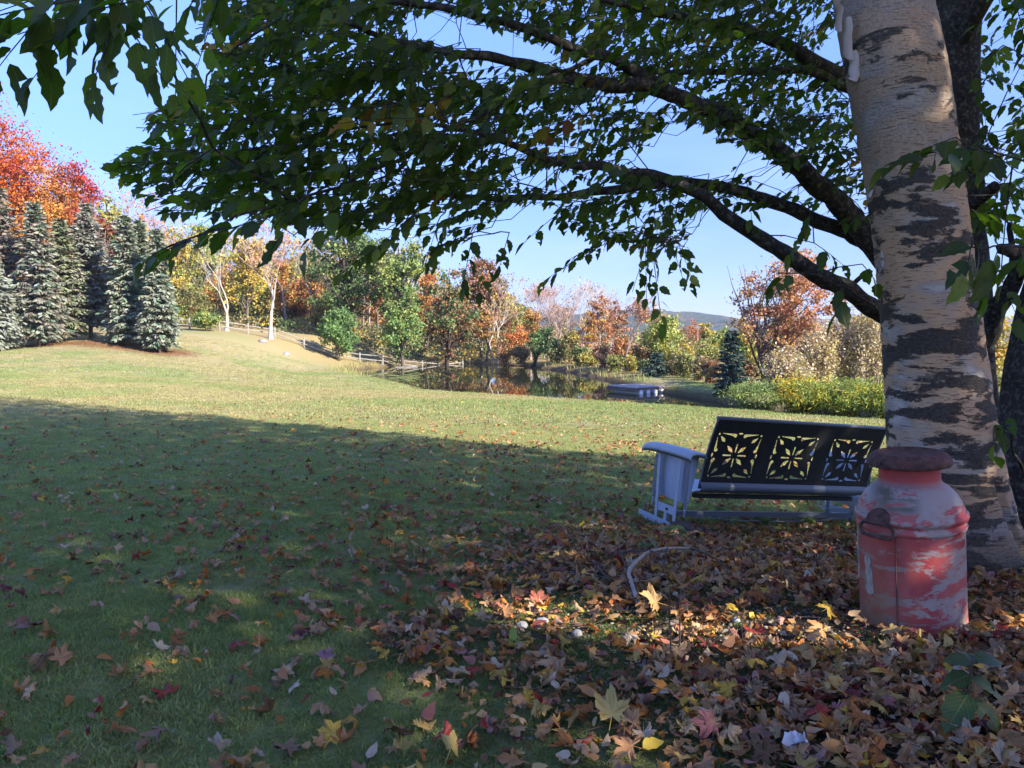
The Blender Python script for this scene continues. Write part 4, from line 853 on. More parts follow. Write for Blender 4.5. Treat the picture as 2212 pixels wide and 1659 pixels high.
# ------------------------------------------------------------------ dark limbed tree with the overhanging leaves
DY = 4.6; d0 = np.array([*at(2110, 1120, DY)[:2], 0]); d0[2] = G(d0[0], d0[1]) - .08
dtree = thing('overhanging_tree', 'dark barked tree whose long limbs spread toothed green leaves over the lawn', 'tree', tuple(d0))
limbs = []                                              # (polyline world, radii)
def limb(pts, w0, w1, name='limb', wide=None, sides=10):
    P = np.array([at(a, b_, y_) for a, b_, y_ in pts]); n_ = max(12, 5 * len(pts)); P = smoothline(P, n_)
    P[1:-1] += np.stack([np.interp(np.arange(n_ - 2), np.arange(0, n_ - 2 + 3, 3), rng.normal(size=(n_ - 2) // 3 + 2)[: len(np.arange(0, n_ - 2 + 3, 3))]) for _ in range(3)], 1) * .008
    dep = P[:, 1]; r0 = .88 * w0 / 2 / F * pts[0][2]; r1 = .88 * w1 / 2 / F * pts[-1][2]; r = np.linspace(r0, r1, n_) * (1 + .06 * rng.normal(size=n_))
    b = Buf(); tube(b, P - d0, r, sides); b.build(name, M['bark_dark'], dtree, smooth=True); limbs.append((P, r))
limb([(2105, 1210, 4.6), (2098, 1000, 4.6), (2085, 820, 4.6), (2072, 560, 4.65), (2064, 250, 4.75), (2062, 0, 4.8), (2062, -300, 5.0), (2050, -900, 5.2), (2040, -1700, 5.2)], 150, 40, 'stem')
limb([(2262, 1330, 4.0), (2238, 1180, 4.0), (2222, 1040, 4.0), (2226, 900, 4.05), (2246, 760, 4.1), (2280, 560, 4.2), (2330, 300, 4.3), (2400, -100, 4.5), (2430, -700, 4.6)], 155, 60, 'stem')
limb([(2078, 600, 4.6), (1960, 600, 4.5), (1896, 552, 4.4), (1850, 480, 4.35), (1798, 425, 4.25), (1728, 368, 4.15), (1650, 305, 4.05), (1560, 250, 3.95), (1460, 205, 3.8), (1380, 188, 3.7), (1290, 182, 3.6), (1200, 158, 3.5), (1120, 134, 3.4), (1040, 120, 3.3), (950, 112, 3.2), (870, 95, 3.1), (800, 66, 3.0), (700, 20, 2.9)], 66, 9)
limb([(1560, 250, 3.95), (1490, 225, 3.85), (1400, 168, 3.7), (1300, 118, 3.6), (1180, 84, 3.5), (1090, 54, 3.4), (1000, 28, 3.3), (900, 8, 3.2), (790, -12, 3.1), (600, -60, 3.0)], 34, 8)
limb([(2085, 800, 4.6), (1990, 720, 4.45), (1906, 682, 4.3), (1842, 630, 4.2), (1752, 586, 4.1), (1690, 540, 4.0), (1602, 490, 3.9), (1530, 440, 3.85), (1470, 402, 3.8), (1400, 378, 3.7), (1340, 372, 3.65), (1220, 352, 3.5), (1110, 314, 3.4), (1000, 280, 3.3), (880, 262, 3.2)], 54, 7)
limb([(2075, 600, 4.65), (1960, 560, 4.6), (1868, 516, 4.5), (1800, 488, 4.45), (1702, 448, 4.35), (1602, 418, 4.25), (1500, 398, 4.1), (1400, 402, 4.0), (1300, 414, 3.9), (1200, 426, 3.8), (1100, 432, 3.7), (1000, 424, 3.6), (880, 420, 3.4)], 44, 7)
limb([(1300, 125, 3.6), (1185, 167, 3.4), (1060, 240, 3.2), (952, 287, 3.05), (793, 380, 2.8), (623, 432, 2.6), (520, 470, 2.4), (430, 502, 2.2), (372, 530, 2.05), (330, 552, 1.98)], 13, 3, 'bough')
limb([(2066, 300, 4.7), (1960, 230, 4.6), (1842, 178, 4.5), (1760, 130, 4.4), (1682, 86, 4.3), (1602, 60, 4.2), (1530, 50, 4.1), (1400, 30, 3.9), (1280, -10, 3.7)], 50, 12)
limb([(2066, 340, 4.7), (1940, 240, 4.55), (1840, 196, 4.45), (1752, 150, 4.35), (1642, 146, 4.25), (1522, 156, 4.15), (1440, 160, 4.05), (1330, 150, 3.9)], 32, 8)
limb([(2085, 860, 4.6), (2120, 745, 4.5), (2165, 640, 4.4), (2230, 540, 4.3), (2320, 430, 4.2)], 58, 30)
limb([(2120, 800, 4.55), (2140, 730, 4.5), (2178, 642, 4.45), (2190, 560, 4.4), (2182, 480, 4.4)], 26, 12, 'bough')
limb([(2072, 470, 4.6), (2110, 432, 4.45), (2152, 402, 4.3)], 38, 28, 'broken_stub')
limb([(2212, 548, 3.9), (2185, 540, 3.9), (2166, 534, 3.9)], 34, 30, 'broken_stub')
limb([(1875, 590, 4.3), (1850, 606, 4.3), (1812, 640, 4.3), (1795, 655, 4.28)], 14, 6, 'broken_twig')
limb([(2420, 470, 2.5), (2300, 380, 2.6), (2180, 335, 2.7), (2090, 318, 2.7)], 9, 3, 'bough')
limb([(2440, 600, 2.3), (2300, 560, 2.4), (2190, 540, 2.5), (2110, 535, 2.45), (2085, 548, 2.4)], 9, 3, 'bough')
limb([(2222, 1040, 3.95), (2200, 980, 3.6), (2175, 935, 3.35), (2150, 925, 3.3)], 10, 4, 'bough')
limb([(1906, 682, 4.3), (1860, 640, 3.9), (1790, 600, 3.4), (1720, 585, 3.2), (1680, 590, 3.2)], 8, 3, 'bough')
limb([(2064, 120, 4.75), (2150, -40, 4.4), (2300, -200, 4.0), (2500, -300, 3.4), (2900, -500, 2.6), (3600, -700, 2.0)], 40, 14)
limb([(623, 432, 2.6), (480, 330, 2.4), (380, 180, 2.1), (300, 40, 1.8), (220, -40, 1.65)], 8, 4, 'bough')
limb([(880, 262, 3.2), (700, 290, 3.1), (520, 330, 3.05), (380, 352, 3.0), (270, 362, 2.95)], 7, 3, 'bough')
limb([(700, 20, 2.9), (560, 60, 2.8), (470, 130, 2.8), (420, 230, 2.8), (360, 262, 2.75)], 8, 3, 'bough')

def ovate(nst=9, holes=(), ser=.03, bend=.18, fold=.22):
    t = np.linspace(0, 1, nst); w = np.interp(t, [0, .07, .2, .38, .56, .74, .88, .95, 1], [.0, .11, .22, .275, .262, .19, .10, .05, 0.]); z = -bend * t ** 2
    j = np.where(np.arange(nst) % 2 == 0, 1, -1) * ser * (w > .02)
    Vm = np.stack([0 * t, t, z], -1); Vl = np.stack([-(w + j), t - .05 * (w > 0), z + fold * w], -1); Vr = np.stack([(w - j * .8), t - .05 * (w > 0), z + fold * w], -1)
    V = np.concatenate([Vm, Vl, Vr, [[-.008, -.16, .02], [.008, -.16, .02]]]); Q = []
    for i in range(nst - 1):
        if ('l', i) not in holes: Q.append((i, i + 1, nst + i + 1, nst + i))
        if ('r', i) not in holes: Q.append((i, 2 * nst + i, 2 * nst + i + 1, i + 1))
    T = [(0, 3 * nst, 3 * nst + 1)]; U = np.stack([.5 + V[:, 0] * 1.4, V[:, 1]], -1)
    return (V, np.array(T), np.array(Q), U)
OV = [ovate(), ovate(holes=(('l', 5),), bend=.3), ovate(bend=.05, fold=.35), ovate(holes=(('r', 3),), bend=.4, fold=.1), ovate(bend=.28, fold=.12)]
OVL = ovate(6, ser=.0)
PL = {  # outlines of the leafy parts, in the eye's directions (used only to choose where sprays grow)
 'main': [(425, -60), (440, 100), (470, 150), (300, 262), (330, 300), (215, 362), (260, 400), (300, 420), (350, 470), (520, 470), (600, 490), (690, 490), (735, 520), (850, 478), (905, 520), (960, 560), (1090, 450), (1180, 440), (1215, 500), (1350, 535), (1420, 560), (1500, 560), (1480, 480), (1590, 470), (1700, 440), (1890, 520), (1850, 200), (1800, -60)],
 'gap1': [(935, 20), (1000, 35), (1080, 66), (1180, 100), (1215, 130), (1180, 146), (1090, 122), (1000, 108), (880, 84), (870, 60)],
 'gap2': [(1395, 300), (1470, 255), (1540, 290), (1600, 340), (1560, 400), (1480, 380), (1420, 350)],
 'gap3': [(1560, 300), (1640, 330), (1760, 430), (1700, 425), (1600, 380)],
 'gap4': [(1100, 360), (1170, 370), (1180, 400), (1110, 405)],
 'gap5': [(1780, 450), (1890, 560), (1890, 600), (1760, 500)]}
def cover(vx, vy):
    m = inpoly(vx, vy, PL['main'])
    for g in ('gap1', 'gap2', 'gap3', 'gap4', 'gap5'): m &= ~inpoly(vx, vy, PL[g])
    return m
GRNL = [(.07, .115, .02, 4), (.10, .15, .026, 3), (.052, .09, .016, 3), (.16, .20, .035, 1.6)]
LO, LD, LN, LS, LC = [], [], [], [], []; tw0, tw1, twr = [], [], []
nodes_p = np.concatenate([q_[0] for q_ in limbs]); node_r = np.concatenate([q_[1] for q_ in limbs])
ctr = np.array([d0[0], d0[1]])
def spray(c, dirv, L, size, n_, keepf, nrm=None, col=None, droop=.5, connect=True):
    global nodes_p
    dirv = unit(dirv); st = c - dirv * L * .5; m = 5; t = np.linspace(0, 1, m)[:, None]; P = st + dirv * L * t; P[:, 2] -= .10 * L * t[:, 0] ** 2
    up = unit(np.array([rng.normal() * .35, rng.normal() * .35, 1.0])) if nrm is None else nrm
    side = unit(np.cross(dirv, up)); tl = (np.arange(n_) + .6) / n_
    base = np.stack([np.interp(tl, t[:, 0], P[:, k]) for k in range(3)], 1); sg = np.where(np.arange(n_) % 2, 1, -1)[:, None]
    a = (np.where(tl > .9, .15, .75) + .25 * rng.normal(size=n_))[:, None]
    ld = unit(dirv * (1.0 - .3 * a) + side * sg * a + np.array([0, 0, -droop]) * (.4 + .9 * rng.random((n_, 1))) + rng.normal(size=(n_, 3)) * .18)
    nm = unit(up + rng.normal(size=(n_, 3)) * .38); s = size * (.70 + .5 * rng.random(n_)); base = base + ld * .012
    mid = base + ld * s[:, None] * .55; k = keepf(mid)
    if k.mean() < .34: return 0
    last = np.nonzero(k)[0].max(); m2 = max(2, int(math.ceil((tl[last]) * (m - 1))) + 1); P = P[:m2]
    LO.append(base[k]); LD.append(ld[k]); LN.append(nm[k]); LS.append(s[k]); cc = pick(GRNL, n_) if col is None else pick(col, n_); LC.append((cc * (.7 + .6 * rng.random((n_, 1))))[k])
    d = np.linalg.norm(nodes_p - st, axis=1)
    su_, _, sd_ = proj(st); nu_, _, _ = proj(nodes_p)
    if sd_ < 3.6: d = d + 3.0 * ((nu_ < 1950) != (su_ < 1950))
    if connect and d.min() < 1.3:
        i = np.argmin(d * (1.7 - .7 * np.sum(unit(st - nodes_p) * dirv, -1))); q0 = nodes_p[i]
        nn = max(3, int(d[i] / .16)); cp = limb_pts(q0, st, nn, .05, .010) if nn > 2 else np.array([q0, st]); rr = np.linspace(.0028 + .0014 * min(d[i], 1.2), .0017, len(cp)); tw0.extend(cp[:-1]); tw1.extend(cp[1:]); twr.extend(rr[:-1]); nodes_p = np.concatenate([nodes_p, cp[1:], P[1:3]])
    tw0.extend(P[:-1]); tw1.extend(P[1:]); twr.extend([.0020, .0017, .0015, .0012][:len(P) - 1]); return int(k.sum())
def sunspot(P, zg=.04):
    t = (P[:, 2] - zg) / SUN[2]; return P[:, 0] - SUN[0] * t, P[:, 1] - SUN[1] * t
LIT = [ground_hit(1290, 1350)[:2], ground_hit(1480, 1372)[:2], ground_hit(1640, 1360)[:2], ground_hit(1800, 1385)[:2], ground_hit(1130, 1320)[:2], ground_hit(2160, 1360)[:2]]
LITR = [.26, .28, .26, .20, .17, .17]
def letsun(P):                                          # True where a leaf may grow: openings in the crown that let the sun reach the ground and the lawn
    gx, gy = sunspot(P); qv = .6 * gx + .8 * gy; edge = 8.7 + (fbm(gx * .35 + 3, gy * .35, 3) - .5) * 1.6
    ok = qv < edge
    for (lx, ly), rr in zip(LIT, LITR): ok &= np.hypot((gx - lx), (gy - ly) * 1.35) > rr * (.8 + .5 * fbm(gx * 5, gy * 5, 2))
    gx2, gy2 = sunspot(P, .34); ok &= ~((np.hypot(gx2 - CANXY[0] - .08, gy2 - CANXY[1] + .05) < .22) & (rng.random(len(P)) < .45))
    return ok
order = []
Yb = lambda v: np.interp(v, [150, 420, 700, 1100, 1500, 1900], [3.1, 2.9, 2.95, 3.2, 3.8, 4.3])
N_IN = 1080; cnt = 0
while cnt < N_IN:
    vx, vy = rng.uniform(210, 1900), rng.uniform(-60, 565)
    if not cover(np.array([vx]), np.array([vy]))[0]: continue
    if vy > 380 and rng.random() < .15: continue
    Yv = Yb(vx) + rng.uniform(-.45, 1.6); c = at(vx, vy, Yv); dh = np.array([c[0] - ctr[0], c[1] - ctr[1], 0]); dh = unit(dh) + np.array([rng.normal() * .45, rng.normal() * .45, -.12 + rng.normal() * .18])
    order.append((np.min(np.linalg.norm(nodes_p - c, axis=1)), c, dh, .24 + .18 * rng.random(), .072)); cnt += 1
for d_, c, dh, L, sz in sorted(order, key=lambda q_: q_[0]):
    yel = math.hypot(proj(c)[0] - 850, (proj(c)[1] - 225) * 1.6) < 90 and rng.random() < .55
    spray(c, dh, L, sz, int(7 + 4 * rng.random()), lambda m_: cover(*proj(m_)[:2]), col=[(.42, .28, .03, 2), (.36, .15, .03, 1), (.2, .22, .04, 1)] if yel else (None if rng.random() > .035 else [(.38, .26, .04, 1), (.33, .12, .03, 1)]))
anyk = lambda m_: np.ones(len(m_), bool)
# single drooping tips below the main mass, and leaves close to the eye: (vx, vy, Y, direction in view, length, leaf size, n)
for vx, vy, Yv, dx, dz, L, sz, n_ in [(345, 545, 2.0, -1, -.35, .16, .085, 6), (410, 512, 2.15, -1, -.3, .2, .082, 6), (500, 490, 2.3, -1, -.3, .2, .085, 6), (620, 478, 2.5, -.6, -.7, .2, .085, 6), (690, 488, 2.6, -.5, -.8, .18, .085, 5), (560, 470, 2.4, -1, -.2, .2, .08, 5),
    (795, 545, 2.7, -1, -.55, .22, .062, 9), (850, 500, 2.8, -.8, -.7, .2, .062, 8), (930, 530, 3.0, -.3, -1, .2, .07, 6), (1010, 560, 3.0, -.2, -1, .2, .07, 6), (1045, 600, 3.0, -.3, -.8, .12, .08, 5), (1090, 535, 3.1, -.3, -1, .14, .075, 4), (960, 490, 3., -.4, -.9, .2, .075, 7),
    (1240, 560, 3.4, -1, -.5, .3, .068, 10), (1300, 520, 3.5, -1, -.35, .3, .07, 10), (1190, 470, 3.4, -.8, -.5, .3, .07, 8), (1395, 560, 3.4, .1, -1, .3, .072, 10), (1420, 620, 3.4, .2, -1, .28, .072, 10), (1450, 520, 3.5, .4, -1, .3, .07, 9), (1480, 560, 3.6, .5, -.9, .2, .07, 7), (1410, 480, 3.6, -.2, -1, .3, .07, 9), (1375, 600, 3.4, -.4, -1, .12, .07, 3),
    (1690, 600, 3.2, -.75, -.5, .12, .10, 4), (1790, 545, 3.6, .6, -.5, .16, .09, 5), (1730, 500, 3.6, -.3, -.6, .2, .08, 6), (1815, 640, 3.1, .1, -1, .12, .11, 3), (1880, 590, 3.2, .6, -.7, .1, .1, 3), (1620, 440, 3.8, .2, -.9, .2, .07, 6),
    (2095, 545, 2.4, -.4, -.8, .16, .10, 6), (2140, 580, 2.6, -.3, -.8, .16, .10, 6), (1985, 322, 2.7, -1, -.3, .24, .11, 6), (2060, 320, 2.7, -1, -.12, .3, .105, 8), (2120, 345, 2.8, -.9, -.2, .3, .1, 8), (2180, 640, 3.0, .3, -.9, .16, .09, 5), (2165, 920, 3.3, -.4, -.8, .14, .10, 4), (2150, 965, 3.2, .1, -1, .1, .10, 2), (2195, 560, 2.8, -.6, -.5, .2, .1, 6),
    (60, 60, 1.55, -1, -.5, .25, .082, 7), (150, 62, 1.6, -.8, -.7, .22, .085, 7), (235, 75, 1.6, -.3, -1, .2, .085, 7), (300, 85, 1.65, .6, -.8, .2, .085, 6), (20, 20, 1.5, -1, -.2, .25, .08, 7), (200, 15, 1.6, -1, -.2, .3, .08, 9), (330, 30, 1.75, .3, -.5, .25, .08, 8), (400, 20, 1.9, -.3, -.4, .3, .08, 9), (110, -20, 1.6, -1, -.2, .3, .08, 9), (380, 90, 2.0, -.2, -.8, .22, .075, 7), (450, 60, 2.1, -.3, -.5, .3, .08, 9)]:
    spray(at(vx, vy, Yv), np.array([dx, rng.normal() * .25, dz]), L, sz, n_, anyk, droop=.6)
for i in range(95):                                     # right of the birch
    vx, vy = rng.uniform(2085, 2330), rng.uniform(-80, 520)
    if vx < 2110 and vy > 100 and vy < 300: continue
    c = at(vx, vy, rng.uniform(3.4, 6.0)); spray(c, np.array([rng.normal() * .6, rng.normal() * .4, -.2]), .32, .085, 9, anyk, col=None if rng.random() > .06 else [(.4, .2, .03, 1)])
n_view = sum(len(q_) for q_ in LO)
# the rest of the crown, above and beside the picture
k_ = 0
while k_ < 420:
    d = rdir(1)[0] * rng.random() ** .4; c = np.array([2.2, 3.9, 4.6]) + d * np.array([4.6, 4.2, 3.4])
    u_, w_, dp = proj(c)
    if dp > .2 and -80 < u_ < 2300 and w_ > -70: continue
    if c[2] < 1.9 or np.hypot(c[0], c[1]) < .9: continue
    spray(c, np.array([c[0] - ctr[0], c[1] - ctr[1], -.3]) + rng.normal(size=3) * .5, .45, .11, 8, letsun, connect=False); k_ += 1
LO, LD, LN, LS, LC = map(np.concatenate, (LO, LD, LN, LS, LC))
u_, w_, dp = proj(LO + LD * LS[:, None] * .5); vis = (dp > .2) & (u_ > -30) & (u_ < 2240) & (w_ > -30)
area = np.where(vis, (LS / np.maximum(dp, .3)) ** 2 * (.15 + np.abs(np.sum(LN * unit(LO - np.array([0, 0, CZ])), -1))), 0); big_i = np.argsort(-area)[:300]; isbig = np.zeros(len(LO), bool); isbig[big_i] = True
lm = []
for tp in OV: b = Buf(); b.add(*tp[:3], (1, 1, 1), tp[3]); lm.append(b.mesh('leaf', M['leaf_obj'], True))
from mathutils import Matrix
def mat_from(o, y, z, s):
    y = unit(y); z = unit(z - y * (z @ y)); x = np.cross(y, z); m = Matrix.Identity(4)
    for r in range(3): m[r][0], m[r][1], m[r][2], m[r][3] = x[r] * s, y[r] * s, z[r] * s, o[r]
    return m
for n_, i in enumerate(big_i):
    o = bpy.data.objects.new('leaf', lm[rng.integers(0, 5)]); COL.objects.link(o); o.parent = dtree; o.matrix_local = mat_from(LO[i] - d0, LD[i], LN[i], LS[i]); o.color = (*LC[i], 1)
b = Buf(); vsel = np.where(vis & ~isbig)[0]; kind = rng.integers(0, 5, len(vsel))
for k in range(5): s = vsel[kind == k]; stamp(b, OV[k], LO[s] - d0, LD[s], LN[s], LS[s], LC[s])
s = np.where(~vis)[0]; stamp(b, OVL, LO[s] - d0, LD[s], LN[s], LS[s], LC[s])
tag(b.build('foliage', M['leaf_far'], dtree, smooth=True), kind='stuff')
b = Buf(); prisms(b, np.array(tw0) - d0, np.array(tw1) - d0, np.array(twr), np.array(twr) * .9, 4); tag(b.build('twigs', M['bark_dark'], dtree), kind='stuff')
print('leaves in view', n_view, int(vis.sum()), 'all', len(LO))

# birch crown above the picture and two shade trees behind the eye (out of the frame; they cast the shade on the lawn)
def shade_mass(parent, o0, cen_, rad, n_, ls, pal, name='crown'):
    d = rdir(n_) * (rng.random(n_) ** .36)[:, None]; P = np.array(cen_) + d * np.array(rad)
    cl = fbm(P[:, 0] * .8 + P[:, 2] * .5, P[:, 1] * .8 + P[:, 2] * .37, 3); u_, w_, dp = proj(P)
    k = letsun(P) & (cl > .30) & ~((dp > .2) & (u_ > -150) & (u_ < 2350) & (w_ > -120)) & (P[:, 2] > 1.6); P = P[k]
    b = Buf(); stamp(b, RHOMB, P - np.array(o0), rdir(len(P)), rdir(len(P), .6), ls * (.7 + .6 * rng.random(len(P))), pick(pal, len(P))); return b.build(name, M['glow'], parent)
shade_mass(birch, b0, (.5, 5.2, 8.8), (4.0, 4.0, 5.4), 17000, .17, [(.36, .44, .10, 2), (.58, .50, .13, 2)])
for nm, lab, (x, y), hh, rad, cz_ in [('shade_maple', 'maple standing behind the viewer whose crown shades the near lawn', (7.4, -4.2), 12, (4.6, 4.6, 5.0), 7.4), ('shade_maple', 'maple right of the viewer whose crown shades the left lawn', (9.2, -.2), 13.5, (4.2, 4.2, 6.0), 8.2)]:
    z0 = G(x, y) - .1; t_ = thing(nm, lab, 'maple', (x, y, z0)); b = Buf(); P = limb_pts(np.zeros(3), np.array([.2, .1, hh * .85]), 9, 0, .01); tube(b, P, np.linspace(.24, .03, 9), 10)
    for q_ in range(16):
        a = rng.random() * 6.28; e = np.array([math.cos(a) * rad[0] * .8, math.sin(a) * rad[1] * .8, hh * (.35 + .5 * rng.random())]); branch_poly(b, limb_pts(P[3 + q_ % 4], e, 4, .05, .03), .06, .015, 6, (1, 1, 1))
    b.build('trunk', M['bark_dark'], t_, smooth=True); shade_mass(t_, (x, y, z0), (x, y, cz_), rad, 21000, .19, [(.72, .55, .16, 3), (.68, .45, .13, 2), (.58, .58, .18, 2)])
# ------------------------------------------------------------------ milk can
can_xy = CANXY; cz0 = float(np.min([G(can_xy[0] + dx, can_xy[1] + dy) for dx in (-.12, 0, .12) for dy in (-.12, 0, .12)])) - .005
can = thing('milk_can', 'weathered red milk can with rusty lid standing before the birch trunk', 'milk can', (can_xy[0], can_xy[1], cz0))
can.rotation_euler = (R(.6), R(-3.6), 0)
pm, n, l, p = principled('faded_red_paint', rough=.55, spec=.35); h = NB(n, l); ob = h.obj(); s3 = h.sep(ob)
f1 = h.noise(h.map(ob, (1, 1, 3.0), (4, 2, 1)), 5.5, 6, .68, .5); f2 = h.noise(h.map(ob, (1, 1, 2.2), (1, 5, 3)), 22, 5, .7); f3 = h.noise(ob, 90, 3); f4 = h.noise(h.map(ob, (1, 1, .6)), 7, 4, .6)
red = h.mix(h.rng(f4, .35, .65), (.34, .035, .035), (.43, .11, .10))
sh = h.rng(s3[2], .40, .50); xr = h.math('ADD', h.math('MULTIPLY', s3[0], .886), h.math('MULTIPLY', s3[1], -.463)); right = h.rng(xr, -.10, .10)
bare_t = h.math('ADD', f1, h.math('ADD', h.math('MULTIPLY', sh, .16), h.math('MULTIPLY', right, .06))); bare = h.rng(h.math('ADD', bare_t, h.math('MULTIPLY', f2, .30)), .675, .72)
neck = h.rng(s3[2], .545, .515, 1, 0)
neck = h.rng(s3[2], .50, .53)
bare = h.math('MULTIPLY', bare, h.rng(neck, 0, 1, 1, .15))
c = h.mix(h.math('MULTIPLY', bare, .92), h.mix(neck, red, (.40, .025, .025)), h.mix(f2, (.25, .21, .185), (.38, .335, .30)))
dirt = h.math('MULTIPLY', h.rng(xr, .06, -.10), h.rng(s3[2], .50, .08)); dirt = h.math('MULTIPLY', dirt, h.rng(f1, .25, .55)); c = h.mix(h.math('MULTIPLY', dirt, .9), c, (.21, .115, .055))
foot = h.rng(s3[2], .09, .0); c = h.mix(h.math('MULTIPLY', foot, h.rng(f2, .3, .6, .2, .75)), c, (.22, .13, .09))
stn = h.math('MULTIPLY', h.rng(h.math('ABSOLUTE', h.math('SUBTRACT', s3[2], .475)), .055, .025), h.math('MULTIPLY', h.rng(h.math('ABSOLUTE', h.math('ADD', xr, .045)), .09, .05), h.rng(f1, .38, .5))); c = h.mix(h.math('MULTIPLY', stn, .85), c, (.09, .08, .045))
chip = h.rng(h.noise(h.map(ob, (1, 1, 1.6)), 46, 4, .7), .66, .70); c = h.mix(chip, c, (.10, .055, .04))
l.new(c, p.inputs['Base Color']); l.new(h.rng(f2, .3, .7, .42, .75), p.inputs['Roughness'])
l.new(h.bump(h.math('ADD', h.math('MULTIPLY', bare, -.4), h.math('ADD', h.math('MULTIPLY', f3, .2), h.math('MULTIPLY', chip, -.5))), .35, .003), p.inputs['Normal'])
ru, n, l, p = principled('rusty_iron', rough=.8, spec=.3); h = NB(n, l); f = h.noise(h.obj(), 38, 6, .7); g = h.noise(h.obj(), 9, 3); l.new(h.mix(h.rng(f, .4, .65), h.mix(h.rng(g, .4, .6), (.036, .022, .018), (.085, .034, .025)), (.14, .07, .055)), p.inputs['Base Color']); l.new(h.bump(f, .5, .004), p.inputs['Normal'])
b = Buf(); lathe(b, [(0, .006), (.170, .004), (.184, .002), (.186, .012), (.181, .028), (.1785, .06), (.177, .20), (.1765, .345), (.178, .362)], 72); b.build('body', pm, can, True)
b = Buf(); lathe(b, [(.178, .358), (.184, .363), (.185, .372), (.181, .380), (.177, .384), (.178, .389), (.187, .395), (.190, .404), (.188, .413), (.181, .418)], 72); b.build('hoop', pm, can, True)
b = Buf(); lathe(b, [(.181, .412), (.178, .425), (.168, .450), (.152, .476), (.130, .498), (.112, .510), (.106, .517)], 72); b.build('shoulder', pm, can, True)
b = Buf(); lathe(b, [(.107, .513), (.1035, .522), (.1025, .545), (.1025, .590)], 64); b.build('neck', pm, can, True)
b = Buf(); lathe(b, [(.104, .574), (.137, .573), (.1415, .577), (.142, .584), (.138, .596), (.127, .609), (.112, .616), (.104, .6175), (.100, .6135), (.096, .611), (0, .6125)], 72); lid = b.build('lid', ru, can, True)
b = Buf(); lathe(b, [(.0, 0), (.0038, .0006), (.0042, .002)], 12); o = b.build('lid_hole', principled('hole', (.01, .008, .007), .9)[0], lid); o.matrix_local = Matrix.Translation((-.075, -.1215, .588)) @ Matrix.Rotation(R(78), 4, Vector((1, 0, 0))) if False else Matrix.Rotation(R(-34), 4, 'Z') @ Matrix.Translation((-.0735, -.1200, .5905)) @ Matrix.Rotation(R(-31.5), 4, 'Z') @ Matrix.Rotation(R(62), 4, 'X')
def can_handle(a):
    ca = Matrix.Rotation(a, 4, 'Z'); b = Buf()
    t = np.linspace(0, np.pi, 9); pts = []
    hw, rr = .042, .022                                   # stadium loop hanging outside the hoop
    loop = [(-hw + -rr * math.sin(q_), rr * math.cos(q_)) for q_ in t] + [(hw + rr * math.sin(q_), -rr * math.cos(q_)) for q_ in t]; loop.append(loop[0])
    P = smoothline(np.array([(x_, -.197 - .010 * (1 - abs(x_) / .07), .378 + z_) for x_, z_ in loop]), 44); tube(b, P, .0062, 8, cap=False); ho = b.build('handle', ru, can, True); ho.matrix_local = ca
    b = Buf(); m = 13; q_ = np.linspace(0, np.pi, m); V = [(0, -.196, .408)] + [(.044 * math.cos(w_), -.190 - .004 + .022 * 0 + (.012 * math.sin(w_)), .408 + .040 * math.sin(w_)) for w_ in q_]
    V2 = [(x_, y_ + .012, z_) for x_, y_, z_ in V]; T = [(0, i, i + 1) for i in range(1, m)]; Qq = [(i, m + 1 + i, m + 2 + i, i + 1) for i in range(1, m)]
    b.add(V + V2, T, Qq); tube(b, [(-.045, -.198, .402), (-.02, -.2, .402), (.02, -.2, .402), (.045, -.198, .402)], .0085, 8); hb = b.build('handle_bracket', ru, ho, False); hb.matrix_local = Matrix.Identity(4)
can_handle(R(-60)); can_handle(R(120)); can.scale = (.935, .935, 1.0)
b = Buf(); sa = R(-90 - 42.5); Ps = [((.1795 + .002 * (z_ > .03) + (.004 if z_ < .03 else 0)) * math.cos(sa), (.1795 + .002 * (z_ > .03) + (.004 if z_ < .03 else 0)) * math.sin(sa), z_) for z_ in np.linspace(.004, .36, 14)]; tube(b, Ps, .0022, 6); b.build('seam', ru, can, True)
pp, n, l, p = principled('peeling_paper', rough=.8); h = NB(n, l); f = h.noise(h.map(h.obj(), (1, 1, .4)), 60, 5, .7); l.new(h.mix(h.rng(f, .35, .6), (.20, .18, .145), (.38, .35, .29)), p.inputs['Base Color']); l.new(h.bump(f, .4, .002), p.inputs['Normal'])
def decal(ac, zc, outline):
    ol = np.array(outline, float); b = Buf(); rows = []
    from mathutils.geometry import tessellate_polygon
    fr = lambda pt, e: ((.1784 + e) * math.cos(ac + pt[0] / .178), (.1784 + e) * math.sin(ac + pt[0] / .178), zc + pt[1])
    T = tessellate_polygon([[Vector((*q_, 0)) for q_ in ol]]); m = len(ol)
    b.add([fr(q_, .0022) for q_ in ol] + [fr(q_, -.002) for q_ in ol], list(T), [(i, (i + 1) % m, m + (i + 1) % m, m + i) for i in range(m)]); b.build('paper_patch', pp, can)
from mathutils import Vector
oa = [(-.006, .066), (.006, .068), (.013, .058), (.014, .046), (.010, .038), (.015, .024), (.019, .008), (.018, -.012), (.021, -.034), (.022, -.058), (.012, -.066), (.000, -.064), (-.008, -.058), (-.009, -.044), (-.004, -.030), (-.009, -.020), (-.008, -.008), (-.014, .000), (-.010, .012), (-.006, .024), (-.010, .034), (-.014, .046), (-.013, .058)]
decal(R(-90 - 80), .205, [(x_ * 1.25, z_) for x_, z_ in oa])
decal(R(-90 - 108), .255, [(-.02, .10), (.0, .10), (.012, .07), (.006, .05), (.014, .02), (.008, -.02), (.016, -.06), (.012, -.085), (-.01, -.09), (-.02, 0)])

